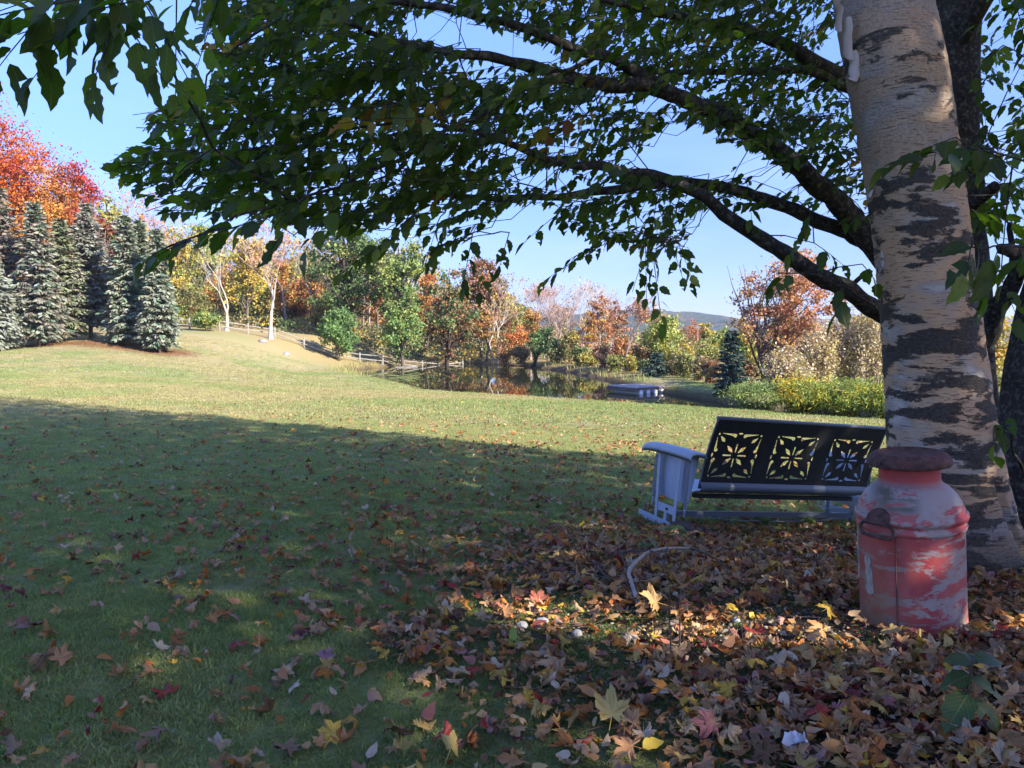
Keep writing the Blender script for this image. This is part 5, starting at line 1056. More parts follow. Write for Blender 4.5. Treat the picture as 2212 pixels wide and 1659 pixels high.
# ------------------------------------------------------------------ glider bench
from mathutils.geometry import tessellate_polygon
rustc = (.10, .05, .03)
blue, n, l, p = principled('sky_tinted_white_paint', (.36, .40, .47), .5, 0, .5); h = NB(n, l); f = h.noise(h.obj(), 30, 5, .65); l.new(h.mix(h.rng(f, .55, .75, 0, .5), (.37, .41, .48), (.24, .25, .28)), p.inputs['Base Color']); g2 = h.noise(h.obj(), 70, 4, .7); l.new(h.mix(h.rng(g2, .66, .70, 0, .85), h.mix(h.rng(f, .55, .75, 0, .5), (.37, .41, .48), (.24, .25, .28)), rustc), p.inputs['Base Color']); l.new(h.bump(f, .12, .002), p.inputs['Normal'])  # white paint; the sky's blue cast in the shade is put into its colour
dkp, n, l, p = principled('dark_slate_paint', (.02, .022, .024), .5, 0, .4); h = NB(n, l); f = h.noise(h.obj(), 24, 5, .65); l.new(h.mix(h.rng(f, .5, .75, 0, .6), (.022, .024, .026), (.05, .05, .048)), p.inputs['Base Color']); l.new(h.bump(f, .15, .002), p.inputs['Normal'])
grey, n, l, p = principled('grey_metal_paint', (.13, .15, .18), .4, 0, .5)
YAW = R(20); TILT = R(5.2); bz = CZ - 1.395
bench = thing('glider_bench', 'metal porch glider bench seen from behind with cut out flower pattern back', 'bench', (1.249, 5.2, bz)); bench.rotation_mode = 'XYZ'; bench.rotation_euler = (0, TILT, YAW)
LB, ZB0, ZB1, REC = 1.47, .335, .835, .125
def bp(X_, s, off=0.):                                  # panel coordinates (along, 0..1 up) -> bench space
    z = ZB0 + (ZB1 - ZB0) * s; y = -REC * s + .018 * math.sin(s * math.pi) - off; return (X_ + .02 * s, y, z)
def pat(cx, cs):
    hw, hh = .19, .165 / (ZB1 - ZB0); out = []
    def add(pts): out.append([(cx + x_ * hw, cs + y_ * hh) for x_, y_ in pts])
    for k in range(4):
        c_, s_ = [(1, 0), (0, 1), (-1, 0), (0, -1)][k]; r = lambda x_, y_: (x_ * c_ - y_ * s_, x_ * s_ + y_ * c_)
        add([r(*q_) for q_ in [(.13, -.028), (.50, -.034), (.50, .034), (.13, .028)]])
        c2, s2 = math.cos(R(45 + 90 * k)), math.sin(R(45 + 90 * k)); r2 = lambda x_, y_: (x_ * c2 - y_ * s2, x_ * s2 + y_ * c2)
        add([r2(*q_) for q_ in [(.17, -.02), (.36, -.085), (.44, -.06), (.60, 0), (.44, .06), (.36, .085), (.17, .02)]])
        add([r2(*q_) for q_ in [(.80, 0), (.92, -.075), (1.02, -.05), (1.16, 0), (1.02, .05), (.92, .075)]])
        add([r2(1.27 + a_, b_) for a_, b_ in [(-.055, 0), (0, -.055), (.055, 0), (0, .055)]])
        add([r(*q_) for q_ in [(.95, -.11), (.99, -.03), (.99, .03), (.95, .11), (.91, .03), (.91, -.03)]])
        for sg in (-1, 1):                               # curled commas towards the corners
            t = np.linspace(0, 1, 7); cxs = .86 + .03 * t + .10 * np.sin(t * 2.2 + .2) * (1 - t) * .4 + .05 * t ** 2; cys = .20 + .57 * t; w = .012 + .055 * (1 - t) ** 1.5
            outer = [(x_ + w_, sg * y_) for x_, y_, w_ in zip(cxs, cys, w)]; inner = [(x_ - w_, sg * y_) for x_, y_, w_ in zip(cxs, cys, w)]
            bulb = [(.86 + .085 * math.cos(a_) - .01, sg * (.215 + .075 * math.sin(a_))) for a_ in np.linspace(math.pi, 1.85 * math.pi, 6)]
            loop = outer[::-1][:-1] + bulb[::-1] + inner[1:]; add([r(*q_) for q_ in (loop if sg > 0 else loop[::-1])])
    return out
holes = []
for cx in (.225, .715, 1.212): holes += pat(cx, .485)
outer = [(x_, 0) for x_ in np.linspace(0, LB, 25)] + [(LB, s) for s in np.linspace(.1, 1, 10)] + [(x_, 1) for x_ in np.linspace(LB, 0, 25)[1:]] + [(0, s) for s in np.linspace(.9, .1, 9)]
loops = [outer] + holes; T = tessellate_polygon([[Vector((a_, s * .5, 0)) for a_, s in lp] for lp in loops]); flat_ = [q_ for lp in loops for q_ in lp]; nf = len(flat_)
b = Buf(); V = [bp(*q_) for q_ in flat_] + [bp(*q_, -.0025) for q_ in flat_]; T = np.array([t_ for t_ in T]); T2 = T[:, ::-1] + nf; Q = []; k = 0
for lp in loops: m = len(lp); Q += [(k + i, k + (i + 1) % m, nf + k + (i + 1) % m, nf + k + i) for i in range(m)]; k += m
b.add(V, np.concatenate([T, T2]), Q); back = b.build('backrest', dkp, bench)
ring = Buf()
for cx in (.225, .715, 1.212):
    pts = [bp(cx + .115 * math.cos(a_), .485 + .23 * math.sin(a_), .001) for a_ in np.linspace(0, 2 * np.pi, 33)]; tube(ring, pts, .0016, 5, cap=False)
for s in (.06, .085): tube(ring, [bp(.05, s, .001), bp(LB / 2, s, .001), bp(LB - .05, s, .001)], .0018, 5)
tag(ring.build('embossing', dkp, back), kind='stuff')
b = Buf(); tube(b, [bp(x_, 1, -.006) for x_ in np.linspace(-.004, LB + .004, 12)], .013, 10); b.build('top_roll', grey, back, True)
b = Buf(); pr = [(-.002, .05), (-.022, .03), (-.026, .004), (-.012, -.016), (.03, -.02)]; n_ = 12; xs_ = np.linspace(.002, LB - .01, n_)
V = [(x_, y_, ZB0 + z_) for x_ in xs_ for y_, z_ in pr]; b.add(V, None, [(i * 5 + j, (i + 1) * 5 + j, (i + 1) * 5 + j + 1, i * 5 + j + 1) for i in range(n_ - 1) for j in range(4)]); b.build('bottom_lip', grey, back, True)
for xe in (0, LB):
    b = Buf(); tube(b, [bp(xe, s) for s in np.linspace(0, 1, 9)], .006, 6); b.build('edge_bead', grey, back, True)
# seat pan
b = Buf(); pr = [(.02, .318), (.10, .292), (.25, .285), (.40, .298), (.50, .318), (.53, .310), (.535, .275), (.525, .27)]; n_ = 8; xs_ = np.linspace(.01, LB - .02, n_); m = len(pr)
V = [(x_, y_, z_) for x_ in xs_ for y_, z_ in pr] + [(x_, y_, z_ - .004) for x_ in xs_ for y_, z_ in pr]; o_ = n_ * m
b.add(V, None, [(i * m + j, (i + 1) * m + j, (i + 1) * m + j + 1, i * m + j + 1) for i in range(n_ - 1) for j in range(m - 1)] + [(o_ + i * m + j + 1, o_ + (i + 1) * m + j + 1, o_ + (i + 1) * m + j, o_ + i * m + j) for i in range(n_ - 1) for j in range(m - 1)]); b.build('seat', blue, bench, True)
b = Buf(); box(b, (LB / 2, .10, .268), (LB - .06, .035, .03), bev=.004); b.build('seat_rail', dkp, bench); b = Buf(); box(b, (LB / 2, .42, .268), (LB - .06, .035, .03), bev=.004); b.build('seat_rail', dkp, bench)
def side(x0, sg):
    # armrest: a sheet bent down along both edges, rounded front
    pr = [(-.078, -.048), (-.080, -.012), (-.068, .004), (-.04, .012), (0, .014), (.03, .010), (.046, -.002), (.050, -.03)]; ys = [-.045, -.03, 0, .1, .25, .42, .55, .60, .615]; drop = [-.012, -.002, 0, .004, .006, .004, -.002, -.014, -.034]; m = len(pr)
    V = []; 
    for e in (0, -.003):
        for y_, d_ in zip(ys, drop): V += [(x0 + sg * (x_ + .02 * 0 - .03), y_, .572 + z_ + d_ + e) for x_, z_ in pr]
    o_ = len(ys) * m; Q = [(i * m + j, (i + 1) * m + j, (i + 1) * m + j + 1, i * m + j + 1) for i in range(len(ys) - 1) for j in range(m - 1)]; Q = Q + [(d + o_, c_ + o_, b_ + o_, a_ + o_) for a_, b_, c_, d in Q]
    Q += [(i * m, o_ + i * m, o_ + (i + 1) * m, (i + 1) * m) for i in range(len(ys) - 1)] + [(i * m + m - 1, (i + 1) * m + m - 1, o_ + (i + 1) * m + m - 1, o_ + i * m + m - 1) for i in range(len(ys) - 1)] + [(j, j + 1, o_ + j + 1, o_ + j) for j in range(m - 1)]
    b = Buf(); b.add(V, None, Q); arm = b.build('armrest', blue, bench, True)
    # white end panel, wider above than below
    b = Buf(); zz = [.575, .46, .36, .27, .205]; y0 = [.0, .02, .045, .07, .085]; y1 = [.56, .53, .50, .475, .46]; bow = [0, .012, .016, .01, 0]; V = []
    for e in (0, .003):
        for z_, a_, c_, w_ in zip(zz, y0, y1, bow): V += [(x0 + sg * (-.016 - w_ * math.sin(q_ * math.pi) + e), a_ + (c_ - a_) * q_, z_ + .03 * math.sin(q_ * math.pi) * (z_ < .14)) for q_ in np.linspace(0, 1, 7)]
    m = 7; o_ = 35; Q = [(i * m + j, (i + 1) * m + j, (i + 1) * m + j + 1, i * m + j + 1) for i in range(4) for j in range(6)]; Q += [(d + o_, c_ + o_, b_ + o_, a_ + o_) for a_, b_, c_, d in Q]; Q += [(i * m, (i + 1) * m, o_ + (i + 1) * m, o_ + i * m) for i in range(4)] + [(i * m + 6, o_ + i * m + 6, o_ + (i + 1) * m + 6, (i + 1) * m + 6) for i in range(4)]
    b.add(V, None, Q); b.build('end_panel', blue, bench, True)
    for yb, yt in ((.17, .15), (.41, .43)):              # uprights of the base, channel section
        b = Buf(); xx = x0 - sg * .062; P0 = np.array([xx, yb, .03]); P1 = np.array([xx, yt, .53])
        for dx, wd, th in ((0, .034, .004), (.010 * sg, .004, .022)):
            box(b, (P0 + P1) / 2 + np.array([dx - .002 * sg, (.015 if wd < .01 else 0), 0]), (th, wd, .5), rotx(-math.atan2(yt - yb, .5)))
        b.build('upright', grey if False else blue, bench)
    b = Buf(); box(b, (x0 - sg * .058, .29, .135), (.006, .235, .06), rotx(0), bev=.002); cp = b.build('cross_plate', blue, bench)
    b = Buf(); tube(b, [(x0 - sg * .058, .27, .135), (x0 - sg * .072, .27, .135)], [.011, .008], 8); b.build('bolt', ru, cp)
    b = Buf(); box(b, (x0 - sg * .045, .30, .07), (.02, .035, .09)); b.build('short_post', blue, bench)
    b = Buf(); box(b, (x0 - sg * .062, .285, .024), (.006, .74, .05), rotx(R(.8))); box(b, (x0 - sg * .044, .285, .004), (.036, .74, .006), rotx(R(.8))); b.build('foot_rail', blue, bench)
    for ys_ in (.045, .47):                              # hanging straps ending in hooks
        b = Buf(); xx = x0 - sg * .066; z0_, z1_ = .505, .175; w_ = [(0, .006), (.04, .014), (.12, .017), (.8, .017), (.93, .012), (1, .006)]; V = []
        for e in (-.0015, .0015):
            for t_, hw_ in w_: V += [(xx + e, ys_ - hw_, z0_ + (z1_ - z0_) * t_), (xx + e, ys_ + hw_, z0_ + (z1_ - z0_) * t_)]
        Q = [(2 * i, 2 * i + 1, 2 * i + 3, 2 * i + 2) for i in range(5)]; Q += [(d + 12, c_ + 12, b_ + 12, a_ + 12) for a_, b_, c_, d in Q] + [(2 * i, 2 * i + 2, 12 + 2 * i + 2, 12 + 2 * i) for i in range(5)] + [(2 * i + 1, 13 + 2 * i, 15 + 2 * i, 2 * i + 3) for i in range(5)]
        b.add(V, None, Q); tube(b, [(xx, ys_, .53), (xx, ys_, .505)], .004, 6); st = b.build('hanger_strap', grey, bench)
        b = Buf(); hk = [(xx, ys_ - .004, .185), (xx, ys_ - .006, .16), (xx + sg * .004, ys_ + .004, .13), (xx + sg * .014, ys_ + .022, .118), (xx + sg * .026, ys_ + .036, .13), (xx + sg * .032, ys_ + .038, .16), (xx + sg * .034, ys_ + .034, .23)]; tube(b, smoothline(np.array(hk), 18), .0065, 7); b.build('hook', blue, st, True)
side(0.0, 1); side(LB, -1)
b = Buf(); box(b, (LB / 2, .16, .125), (LB + .10, .006, .036)); box(b, (LB / 2, .172, .1415), (LB + .10, .024, .004)); b.build('stretcher', grey, bench)
b = Buf(); tube(b, smoothline(np.array([(-.04, .155, .115), (.4, .15, .085), (LB / 2, .15, .075), (LB - .3, .15, .085), (LB + .04, .155, .11)]), 20), .0035, 6); b.build('tie_rod', grey, bench)
b = Buf(); box(b, (LB + .02, .25, .16), (.012, .40, .01), rotx(R(-12))); b.build('brace', blue, bench)
wb, n, l, p = principled('red_brown_wood', (.11, .06, .045), .85); h = NB(n, l); f = h.noise(h.map(h.obj(), (6, 1, 1)), 8, 5); l.new(h.mix(f, (.06, .032, .025), (.17, .095, .07)), p.inputs['Base Color']); l.new(h.bump(f, .4, .004), p.inputs['Normal'])
q_ = ground_hit(1508, 1158); blk = thing('wooden_block', 'reddish brown board wedged under the left foot of the bench', 'board', (q_[0] + .01, q_[1] + .10, q_[2] + .005), rz=R(28)); b = Buf(); box(b, (0, 0, 0), (.14, .40, .05), rotx(R(2)) @ roty(R(5)), bev=.004); b.build('board', wb, blk)

# ------------------------------------------------------------------ grass
def scatter(name, P, rot, scl, col, idx, templates):
    me = bpy.data.meshes.new(name); me.vertices.add(len(P)); me.vertices.foreach_set('co', np.asarray(P, np.float32).ravel())
    for nm, ty, arr, fld in (('rot', 'FLOAT_VECTOR', rot, 'vector'), ('scl', 'FLOAT', scl, 'value'), ('idx', 'INT', idx, 'value')):
        a = me.attributes.new(nm, ty, 'POINT'); a.data.foreach_set(fld, np.asarray(arr, np.int32 if ty == 'INT' else np.float32).ravel())
    a = me.attributes.new('col', 'FLOAT_COLOR', 'POINT'); c4 = np.ones((len(P), 4), np.float32); c4[:, :3] = col; a.data.foreach_set('color', c4.ravel())
    o = bpy.data.objects.new(name, me); COL.objects.link(o); g = bpy.data.node_groups.new(name, 'GeometryNodeTree')
    g.interface.new_socket('Geometry', in_out='INPUT', socket_type='NodeSocketGeometry'); g.interface.new_socket('Geometry', in_out='OUTPUT', socket_type='NodeSocketGeometry')
    N = g.nodes; L = g.links; gi = N.new('NodeGroupInput'); go = N.new('NodeGroupOutput'); jn = N.new('GeometryNodeJoinGeometry')
    def na(nm, ty): k = N.new('GeometryNodeInputNamedAttribute'); k.data_type = ty; k.inputs['Name'].default_value = nm; return k.outputs['Attribute']
    r_, s_, i_ = na('rot', 'FLOAT_VECTOR'), na('scl', 'FLOAT'), na('idx', 'INT')
    for k, t in enumerate(templates):
        oi = N.new('GeometryNodeObjectInfo'); oi.inputs['Object'].default_value = t; ip = N.new('GeometryNodeInstanceOnPoints'); cmp = N.new('FunctionNodeCompare'); cmp.data_type = 'INT'; cmp.operation = 'EQUAL'
        ints = [q_ for q_ in cmp.inputs if q_.type == 'INT']; L.new(i_, ints[0]); ints[1].default_value = k
        L.new(gi.outputs[0], ip.inputs['Points']); L.new(cmp.outputs[0], ip.inputs['Selection']); L.new(oi.outputs['Geometry'], ip.inputs['Instance']); L.new(r_, ip.inputs['Rotation']); L.new(s_, ip.inputs['Scale']); L.new(ip.outputs[0], jn.inputs[0])
    L.new(jn.outputs[0], go.inputs[0]); md = o.modifiers.new('scatter', 'NODES'); md.node_group = g; return tag(o, kind='stuff')
def tuft(nb, rad, hmin, hmax, wd, lean=.5, seg=True):
    b = Buf(); a = rng.random(nb) * 6.28; r = rad * np.sqrt(rng.random(nb)); O = np.stack([r * np.cos(a), r * np.sin(a), np.full(nb, -.006)], -1); D = np.stack([rng.normal(size=nb) * lean, rng.normal(size=nb) * lean, np.ones(nb)], -1); H_ = rng.uniform(hmin, hmax, nb)
    tp = (np.array([[-.5, 0, 0], [.5, 0, 0], [.38, .55, .05], [-.38, .55, .05], [0, 1, .22]]), np.array([[3, 2, 4]]), np.array([[0, 1, 2, 3]]), np.zeros((5, 2))) if seg else (np.array([[-.5, 0, 0], [.5, 0, 0], [0, 1, .15]]), np.array([[0, 1, 2]]), np.zeros((0, 4), int), np.zeros((3, 2)))
    stamp(b, tp, O, D, rdir(nb), H_, (1, 1, 1), wid=wd * (.7 + .6 * rng.random(nb))); return bpy.data.objects.new('grass_tuft', b.mesh('grass_tuft', M['grass']))
tn = [tuft(50, .055, .007, .024, .0034, .8) for _ in range(4)]; tm = [tuft(30, .09, .012, .032, .006, seg=False) for _ in range(3)]; tf = [tuft(22, .20, .025, .05, .016, seg=False) for _ in range(2)]; tl_ = [tuft(12, .03, .07, .15, .0035, .3) for _ in range(2)]
PP, SS, CC, II = [], [], [], []
def field(y0, y1, dens, base, nt, smin, smax, jit=.3):
    A_ = lambda y: .72 * y + .7
    n_ = int(dens * (A_(y0) + A_(y1)) * (y1 - y0)); y = np.sqrt(rng.uniform(y0 ** 2, y1 ** 2, n_)); x = rng.uniform(-1, 1, n_) * A_(y)
    Lm = litter(x, y); dpd = polydist(x, y, POND) if y1 > 20 else np.full(n_, 99.); k = (rng.random(n_) > Lm * .97) & (dpd > .3) & ~(inpoly(x, y, POND)) & (np.hypot(x - CANXY[0], y - CANXY[1]) > .19) & (np.hypot(x - b0[0], y - b0[1]) > .34); x, y = x[k], y[k]; n_ = len(x)
    c = ground_col(x, y); Lk = litter(x, y)[:, None]; c = c * (1 - Lk) + np.array([.085, .14, .03]) * Lk; c = c * (.72 + .62 * rng.random((n_, 1))) * np.array([1.05, 1.12, 1.0]); dry = rng.random(n_) < .07; c[dry] = c[dry] * .5 + np.array([.12, .09, .04])
    PP.append(np.stack([x, y, gz(x, y)], -1)); SS.append(rng.uniform(smin, smax, n_) * (.75 + .5 * fbm(x * 2, y * 2, 3))); CC.append(c); II.append(base + rng.integers(0, nt, n_))
field(1.2, 3.2, 1700, 0, 4, .6, 1.25); field(3.2, 6.5, 700, 0, 4, .8, 1.3); field(6.5, 15, 260, 4, 3, .8, 1.3); field(15, 34, 60, 7, 2, .8, 1.2); field(34, 66, 12, 7, 2, 1.2, 2.0); field(1.3, 6, 3, 9, 2, .4, .9)
PP, SS, CC, II = map(np.concatenate, (PP, SS, CC, II)); rt = np.stack([rng.normal(size=len(PP)) * .08, rng.normal(size=len(PP)) * .08, rng.random(len(PP)) * 6.283], -1)
scatter('grass', PP, rt, SS, CC, II, tn + tm + tf + tl_); print('tufts', len(PP))
# moss cushions, gravel and crumbs on the bare soil
n_ = 2600; x = rng.uniform(-.2, 2.6, n_); y = rng.uniform(1.9, 3.5, n_); k = (litter(x, y) > .4) & (fbm(x * 3.1 + 9, y * 3.1, 3) > .52) & (np.hypot(x - CANXY[0], y - CANXY[1]) > .2); x, y = x[k], y[k]
mo = [tuft(40, .03, .006, .016, .004, .8, seg=False) for _ in range(2)]; scatter('moss', np.stack([x, y, gz(x, y)], -1), np.stack([0 * x, 0 * x, rng.random(len(x)) * 6.28], -1), .6 + rng.random(len(x)), pick([(.15, .19, .03, 2), (.10, .13, .03, 1)], len(x)), rng.integers(0, 2, len(x)), mo)
peb = bpy.data.objects.new('pebble', None); 
pm2, n, l, p = principled('pebbles', rough=.9); h = NB(n, l); l.new(h.attr('col', 'INSTANCER'), p.inputs['Base Color'])
def pebble(sd):
    b = Buf(); u = np.linspace(0, 2 * np.pi, 7, endpoint=False); V = [(0, 0, 1)] + [(math.cos(q_) * r_ * (1 + .3 * rng.normal() * .5), math.sin(q_) * r_ * (1 + .15 * rng.normal()), z_) for r_, z_ in ((.8, .55), (1, -.1)) for q_ in u] + [(0, 0, -.7)]; V = np.array(V) * (1, .75, .5)
    T = [(0, 1 + i, 1 + (i + 1) % 7) for i in range(7)] + [(15, 8 + (i + 1) % 7, 8 + i) for i in range(7)]; b.add(V, T, [(1 + i, 8 + i, 8 + (i + 1) % 7, 1 + (i + 1) % 7) for i in range(7)]); return bpy.data.objects.new('pebble', b.mesh('pebble', pm2, True))
bpy.data.objects.remove(peb); pb = [pebble(i) for i in range(3)]; n_ = 4200; x = rng.uniform(-.1, 2.2, n_); y = rng.uniform(1.9, 3.3, n_); k = litter(x, y) > .35; x, y = x[k], y[k]
scatter('gravel', np.stack([x, y, gz(x, y) + .001], -1), np.stack([rng.normal(size=len(x)) * .4, rng.normal(size=len(x)) * .4, rng.random(len(x)) * 6.28], -1), .003 + .007 * rng.random(len(x)) ** 2, pick([(.20, .165, .11, 3), (.15, .125, .09, 2), (.27, .23, .16, 1), (.12, .10, .08, 2)], len(x)), rng.integers(0, 3, len(x)), pb)

# ------------------------------------------------------------------ fallen leaves
def maple(sd, curl, fold):
    r = np.random.default_rng(sd); lob = [(0, 1.0), (R(54), .92), (R(-54), .92), (R(112), .64), (R(-112), .64)]
    ang = []; rad = []
    for a0, ln in sorted(lob):
        wv = r.uniform(.85, 1.12); lj = r.uniform(.78, 1.08); a0 = a0 + r.normal() * .07
        for da, f in ((-.37, .64), (-.21, .83), (-.16, .77), (-.06, .93), (0, 1.0), (.06, .93), (.16, .77), (.21, .83)): ang.append(a0 + da * wv); rad.append(ln * lj * f * (1 + .06 * r.normal()))
        ang.append(a0 + .45); rad.append((.50 if abs(a0) < .8 else .40) * r.uniform(.85, 1.25))
    o = np.argsort(ang); ang = np.array(ang)[o]; rad = np.array(rad)[o]; ang = np.r_[ang, math.pi]; rad = np.r_[rad, .10]
    n_ = len(ang); outer = np.stack([rad * np.sin(ang) * .62, rad * np.cos(ang) * .62], -1); sel = np.arange(0, n_, 2)
    mid = outer * .52; V = np.concatenate([[[0, 0]], mid, outer]); c = V[:, 0], V[:, 1]; rr = np.hypot(*c)
    z = fold * .5 * np.abs(c[0]) + .16 * np.sin(c[0] * 8 + r.random() * 6) * rr + .14 * np.sin(c[1] * 9 + r.random() * 6) * rr + .03 * r.normal(size=len(rr)) * (rr > .2)
    W3 = np.c_[V, z]
    for kc, th_ in ((curl, r.random() * 3.14), (curl * .5 * r.choice([-1, 1]), r.random() * 3.14)):
        ca, sa_ = math.cos(th_), math.sin(th_); tt_ = W3[:, 0] * ca + W3[:, 1] * sa_; q0 = -W3[:, 0] * sa_ + W3[:, 1] * ca; kk_ = 2.6 * kc + 1e-4; ang_ = kk_ * tt_
        nt = np.sin(ang_) / kk_ - W3[:, 2] * np.sin(ang_); nz2 = (1 - np.cos(ang_)) / kk_ + W3[:, 2] * np.cos(ang_); W3 = np.c_[nt * ca - q0 * sa_, nt * sa_ + q0 * ca, nz2]
    V3 = np.concatenate([W3, [[-.012, 0, 0], [.012, 0, 0], [.05 * r.normal(), -.55 - .2 * r.random(), -.02 + .12 * r.random()]]])
    T = [(0, 1 + (i + 1) % n_, 1 + i) for i in range(n_)] + [(2 * n_ + 1, 2 * n_ + 2, 2 * n_ + 3)]; Q = [(1 + i, 1 + (i + 1) % n_, 1 + n_ + (i + 1) % n_, 1 + n_ + i) for i in range(n_)]
    V3[:, 1] += .05; return (V3, np.array(T)[:, ::-1], np.array(Q)[:, ::-1], np.stack([.5 + V3[:, 0] * .8, .3 + V3[:, 1]], -1))
MAP = [maple(1, .9, .3), maple(2, -1.1, .5), maple(3, 1.6, -.4), maple(4, .6, 1.3), maple(5, -1.2, .2), maple(6, 2.1, .5), maple(7, .22, -.2), maple(8, -.8, -1.3)]
MAP2 = [maple(11, 1.3, .6), maple(12, -1.5, .2), maple(13, 1.9, -.9), maple(14, -.5, 1.1), maple(15, -1.9, -.3), maple(16, 2.4, .9), maple(17, .5, .3), maple(18, -1.0, -1.6)]
FORM = ['cupped', 'drooping', 'tightly curled', 'folded', 'arched', 'rolled up', 'flat', 'tent shaped']
OVF = [ovate(7, bend=.35, fold=.3, ser=.015), ovate(7, bend=-.35, fold=.15, ser=.015)]
PALF = [((.42, .225, .085), 5, 'pale brown'), ((.50, .33, .165), 3.5, 'tan'), ((.40, .14, .03), 6, 'rust brown'), ((.16, .075, .03), 4, 'dark brown'), ((.58, .46, .31), 1.6, 'cream'), ((.54, .23, .04), 3.0, 'orange'), ((.56, .36, .05), 2.3, 'yellow'), ((.32, .035, .025), 1.5, 'red'), ((.17, .03, .03), 1.2, 'dark red'), ((.38, .14, .13), .6, 'pinkish'), ((.40, .27, .07), 1.6, 'ochre')]
PCOL = np.array([q_[0] for q_ in PALF]); PW = np.array([q_[1] for q_ in PALF]); PW = PW / PW.sum()
def leaf_density(x, y):
    L = litter(x, y); d = np.hypot(x - 1.6, (y - 3.4) * .8); base = 150 * np.exp(-np.maximum(0, d - 1.2) / 2.6) + 19 * np.exp(-d / 7.0) + 1.6 * np.exp(-d / 25.); cl = .45 + 1.3 * fbm(x * 1.1 + 5, y * 1.1, 3) ** 1.6 * 1.4
    bare = np.zeros(np.shape(x)); 
    for (lx, ly), w_ in ((ground_hit(1720, 1355)[:2], .30), (ground_hit(1300, 1370)[:2], .22), (ground_hit(1560, 1290)[:2], .12)): bare = np.maximum(bare, np.exp(-(((x - lx) / (w_ * 1.3)) ** 2 + ((y - ly) / w_) ** 2)))
    deep = sstep(.2, .9, x) * sstep(2.3, 2.0, y)
    return (base * cl + 620 * L * (.55 + .9 * fbm(x * 2, y * 2, 3)) + 420 * deep * L) * (1 - .93 * bare)
fx, fy = [], []
for y0, y1 in ((1.15, 2.2), (2.2, 3.2), (3.2, 4.6), (4.6, 7), (7, 12), (12, 22), (22, 60)):
    hw = .74 * y1 + .6; mxd = 1400 if y1 < 5 else (330 if y1 < 8 else 80 if y1 < 13 else 18 if y1 < 30 else 6); n_ = int(mxd * 2 * hw * (y1 - y0)); x = rng.uniform(-hw, hw, n_); y = rng.uniform(y0, y1, n_); k = (rng.random(n_) < leaf_density(x, y) / mxd) & (np.abs(x) < .74 * y + .6)
    if y1 > 22: k &= (polydist(x, y, POND) > .6) & ~inpoly(x, y, POND)
    fx.append(x[k]); fy.append(y[k])
fx = np.concatenate(fx); fy = np.concatenate(fy); k = (np.hypot(fx - CANXY[0], fy - CANXY[1]) > .215) & (np.hypot(fx - b0[0], fy - b0[1]) > .30); fx, fy = fx[k], fy[k]; nF = len(fx)
Lf = litter(fx, fy); fz = gz(fx, fy) + .004 + (.010 + .030 * Lf) * rng.random(nF) + .010 * (1 - Lf); a = rng.random(nF) * 6.283
tilt = np.where(rng.random(nF) < .35, .9, .42); fN = unit(np.stack([rng.normal(size=nF) * tilt, rng.normal(size=nF) * tilt, np.ones(nF)], -1)); flip = rng.random(nF) < .45; fN[flip] *= -1
fD = np.stack([np.cos(a), np.sin(a), np.zeros(nF)], -1); fS = rng.uniform(.042, .090, nF) * np.where(fy > 9, 1.15, 1); pi = rng.choice(len(PALF), nF, p=PW); fC = PCOL[pi] * (.75 + .5 * rng.random((nF, 1))); fK = rng.integers(0, 8, nF); isov = rng.random(nF) < .17; fS[isov] *= .8
fz += np.where(np.isin(fK, (1, 4, 7)) ^ flip, .012, 0)
O_ = np.stack([fx, fy, fz], -1); fu, fv, fd = proj(O_); infr = (fu > 5) & (fu < 2207) & (fv > 300) & (fv < 1650)
scr = np.where(infr & ~isov, (fS / fd) ** 2, 0); top = np.argsort(-scr)[:292]; ind = np.zeros(nF, bool); ind[top] = True
b = Buf()
for q_ in range(8):
    for w_, MM in ((0, MAP), (1, MAP2)): s = np.where(~ind & ~isov & (fK == q_) & (np.arange(nF) % 2 == w_))[0]; stamp(b, MM[q_], O_[s], fD[s], fN[s], fS[s], fC[s])
for q_ in range(2): s = np.where(~ind & isov & (fK % 2 == q_))[0]; stamp(b, OVF[q_], O_[s], fD[s], fN[s], fS[s] * .9, fC[s])
tag(b.build('fallen_leaves', M['fallen'], smooth=True), kind='stuff'); print('fallen', nF)
fm = []
for tp in MAP: bb = Buf(); bb.add(*tp[:3], (1, 1, 1), tp[3]); fm.append(bb.mesh('fallen_leaf', M['fallen_obj'], True))
def place_name(u, v):
    if 1760 < u < 2120 and 1370 < v < 1450: return 'at the foot of the milk can'
    if u > 1900 and v >= 1400: return 'near the dark seedling' if v > 1430 and u < 2212 else 'right of the milk can'
    if u > 2060: return 'by the birch roots'
    if 1050 < u < 1760 and 1280 < v < 1420: return 'in the sunlit gravel patch'
    col_ = 'lower left corner' if u < 370 else 'lower left' if u < 740 else 'left of centre' if u < 1050 else 'bottom centre' if u < 1400 else 'right of centre' if u < 1650 else 'lower right'
    row = 'on the front edge' if v > 1570 else 'on near ground' if v > 1440 else 'on the grass' if u < 1050 else 'among the litter'
    return row + ', ' + col_
used = {}; from collections import Counter
labs = []
for i in top:
    dn = np.hypot(fx - fx[i], fy - fy[i]); dn[i] = 9; j = int(np.argmin(dn)); sz = 'large' if fS[i] > .082 else 'small' if fS[i] < .066 else 'medium'
    labs.append([sz, FORM[fK[i]], PALF[pi[i]][2], PALF[pi[j]][2], place_name(fu[i], fv[i]), i])
def lab_of(q_, lvl): return f"{q_[1]} {q_[2]} maple leaf {q_[4]}" if lvl == 0 else f"{q_[0]} {q_[1]} {q_[2]} maple leaf {q_[4]}" if lvl == 1 else f"{q_[1]} {q_[2]} leaf by a {q_[3]} one, {q_[4]}"
lv = [0] * len(labs)
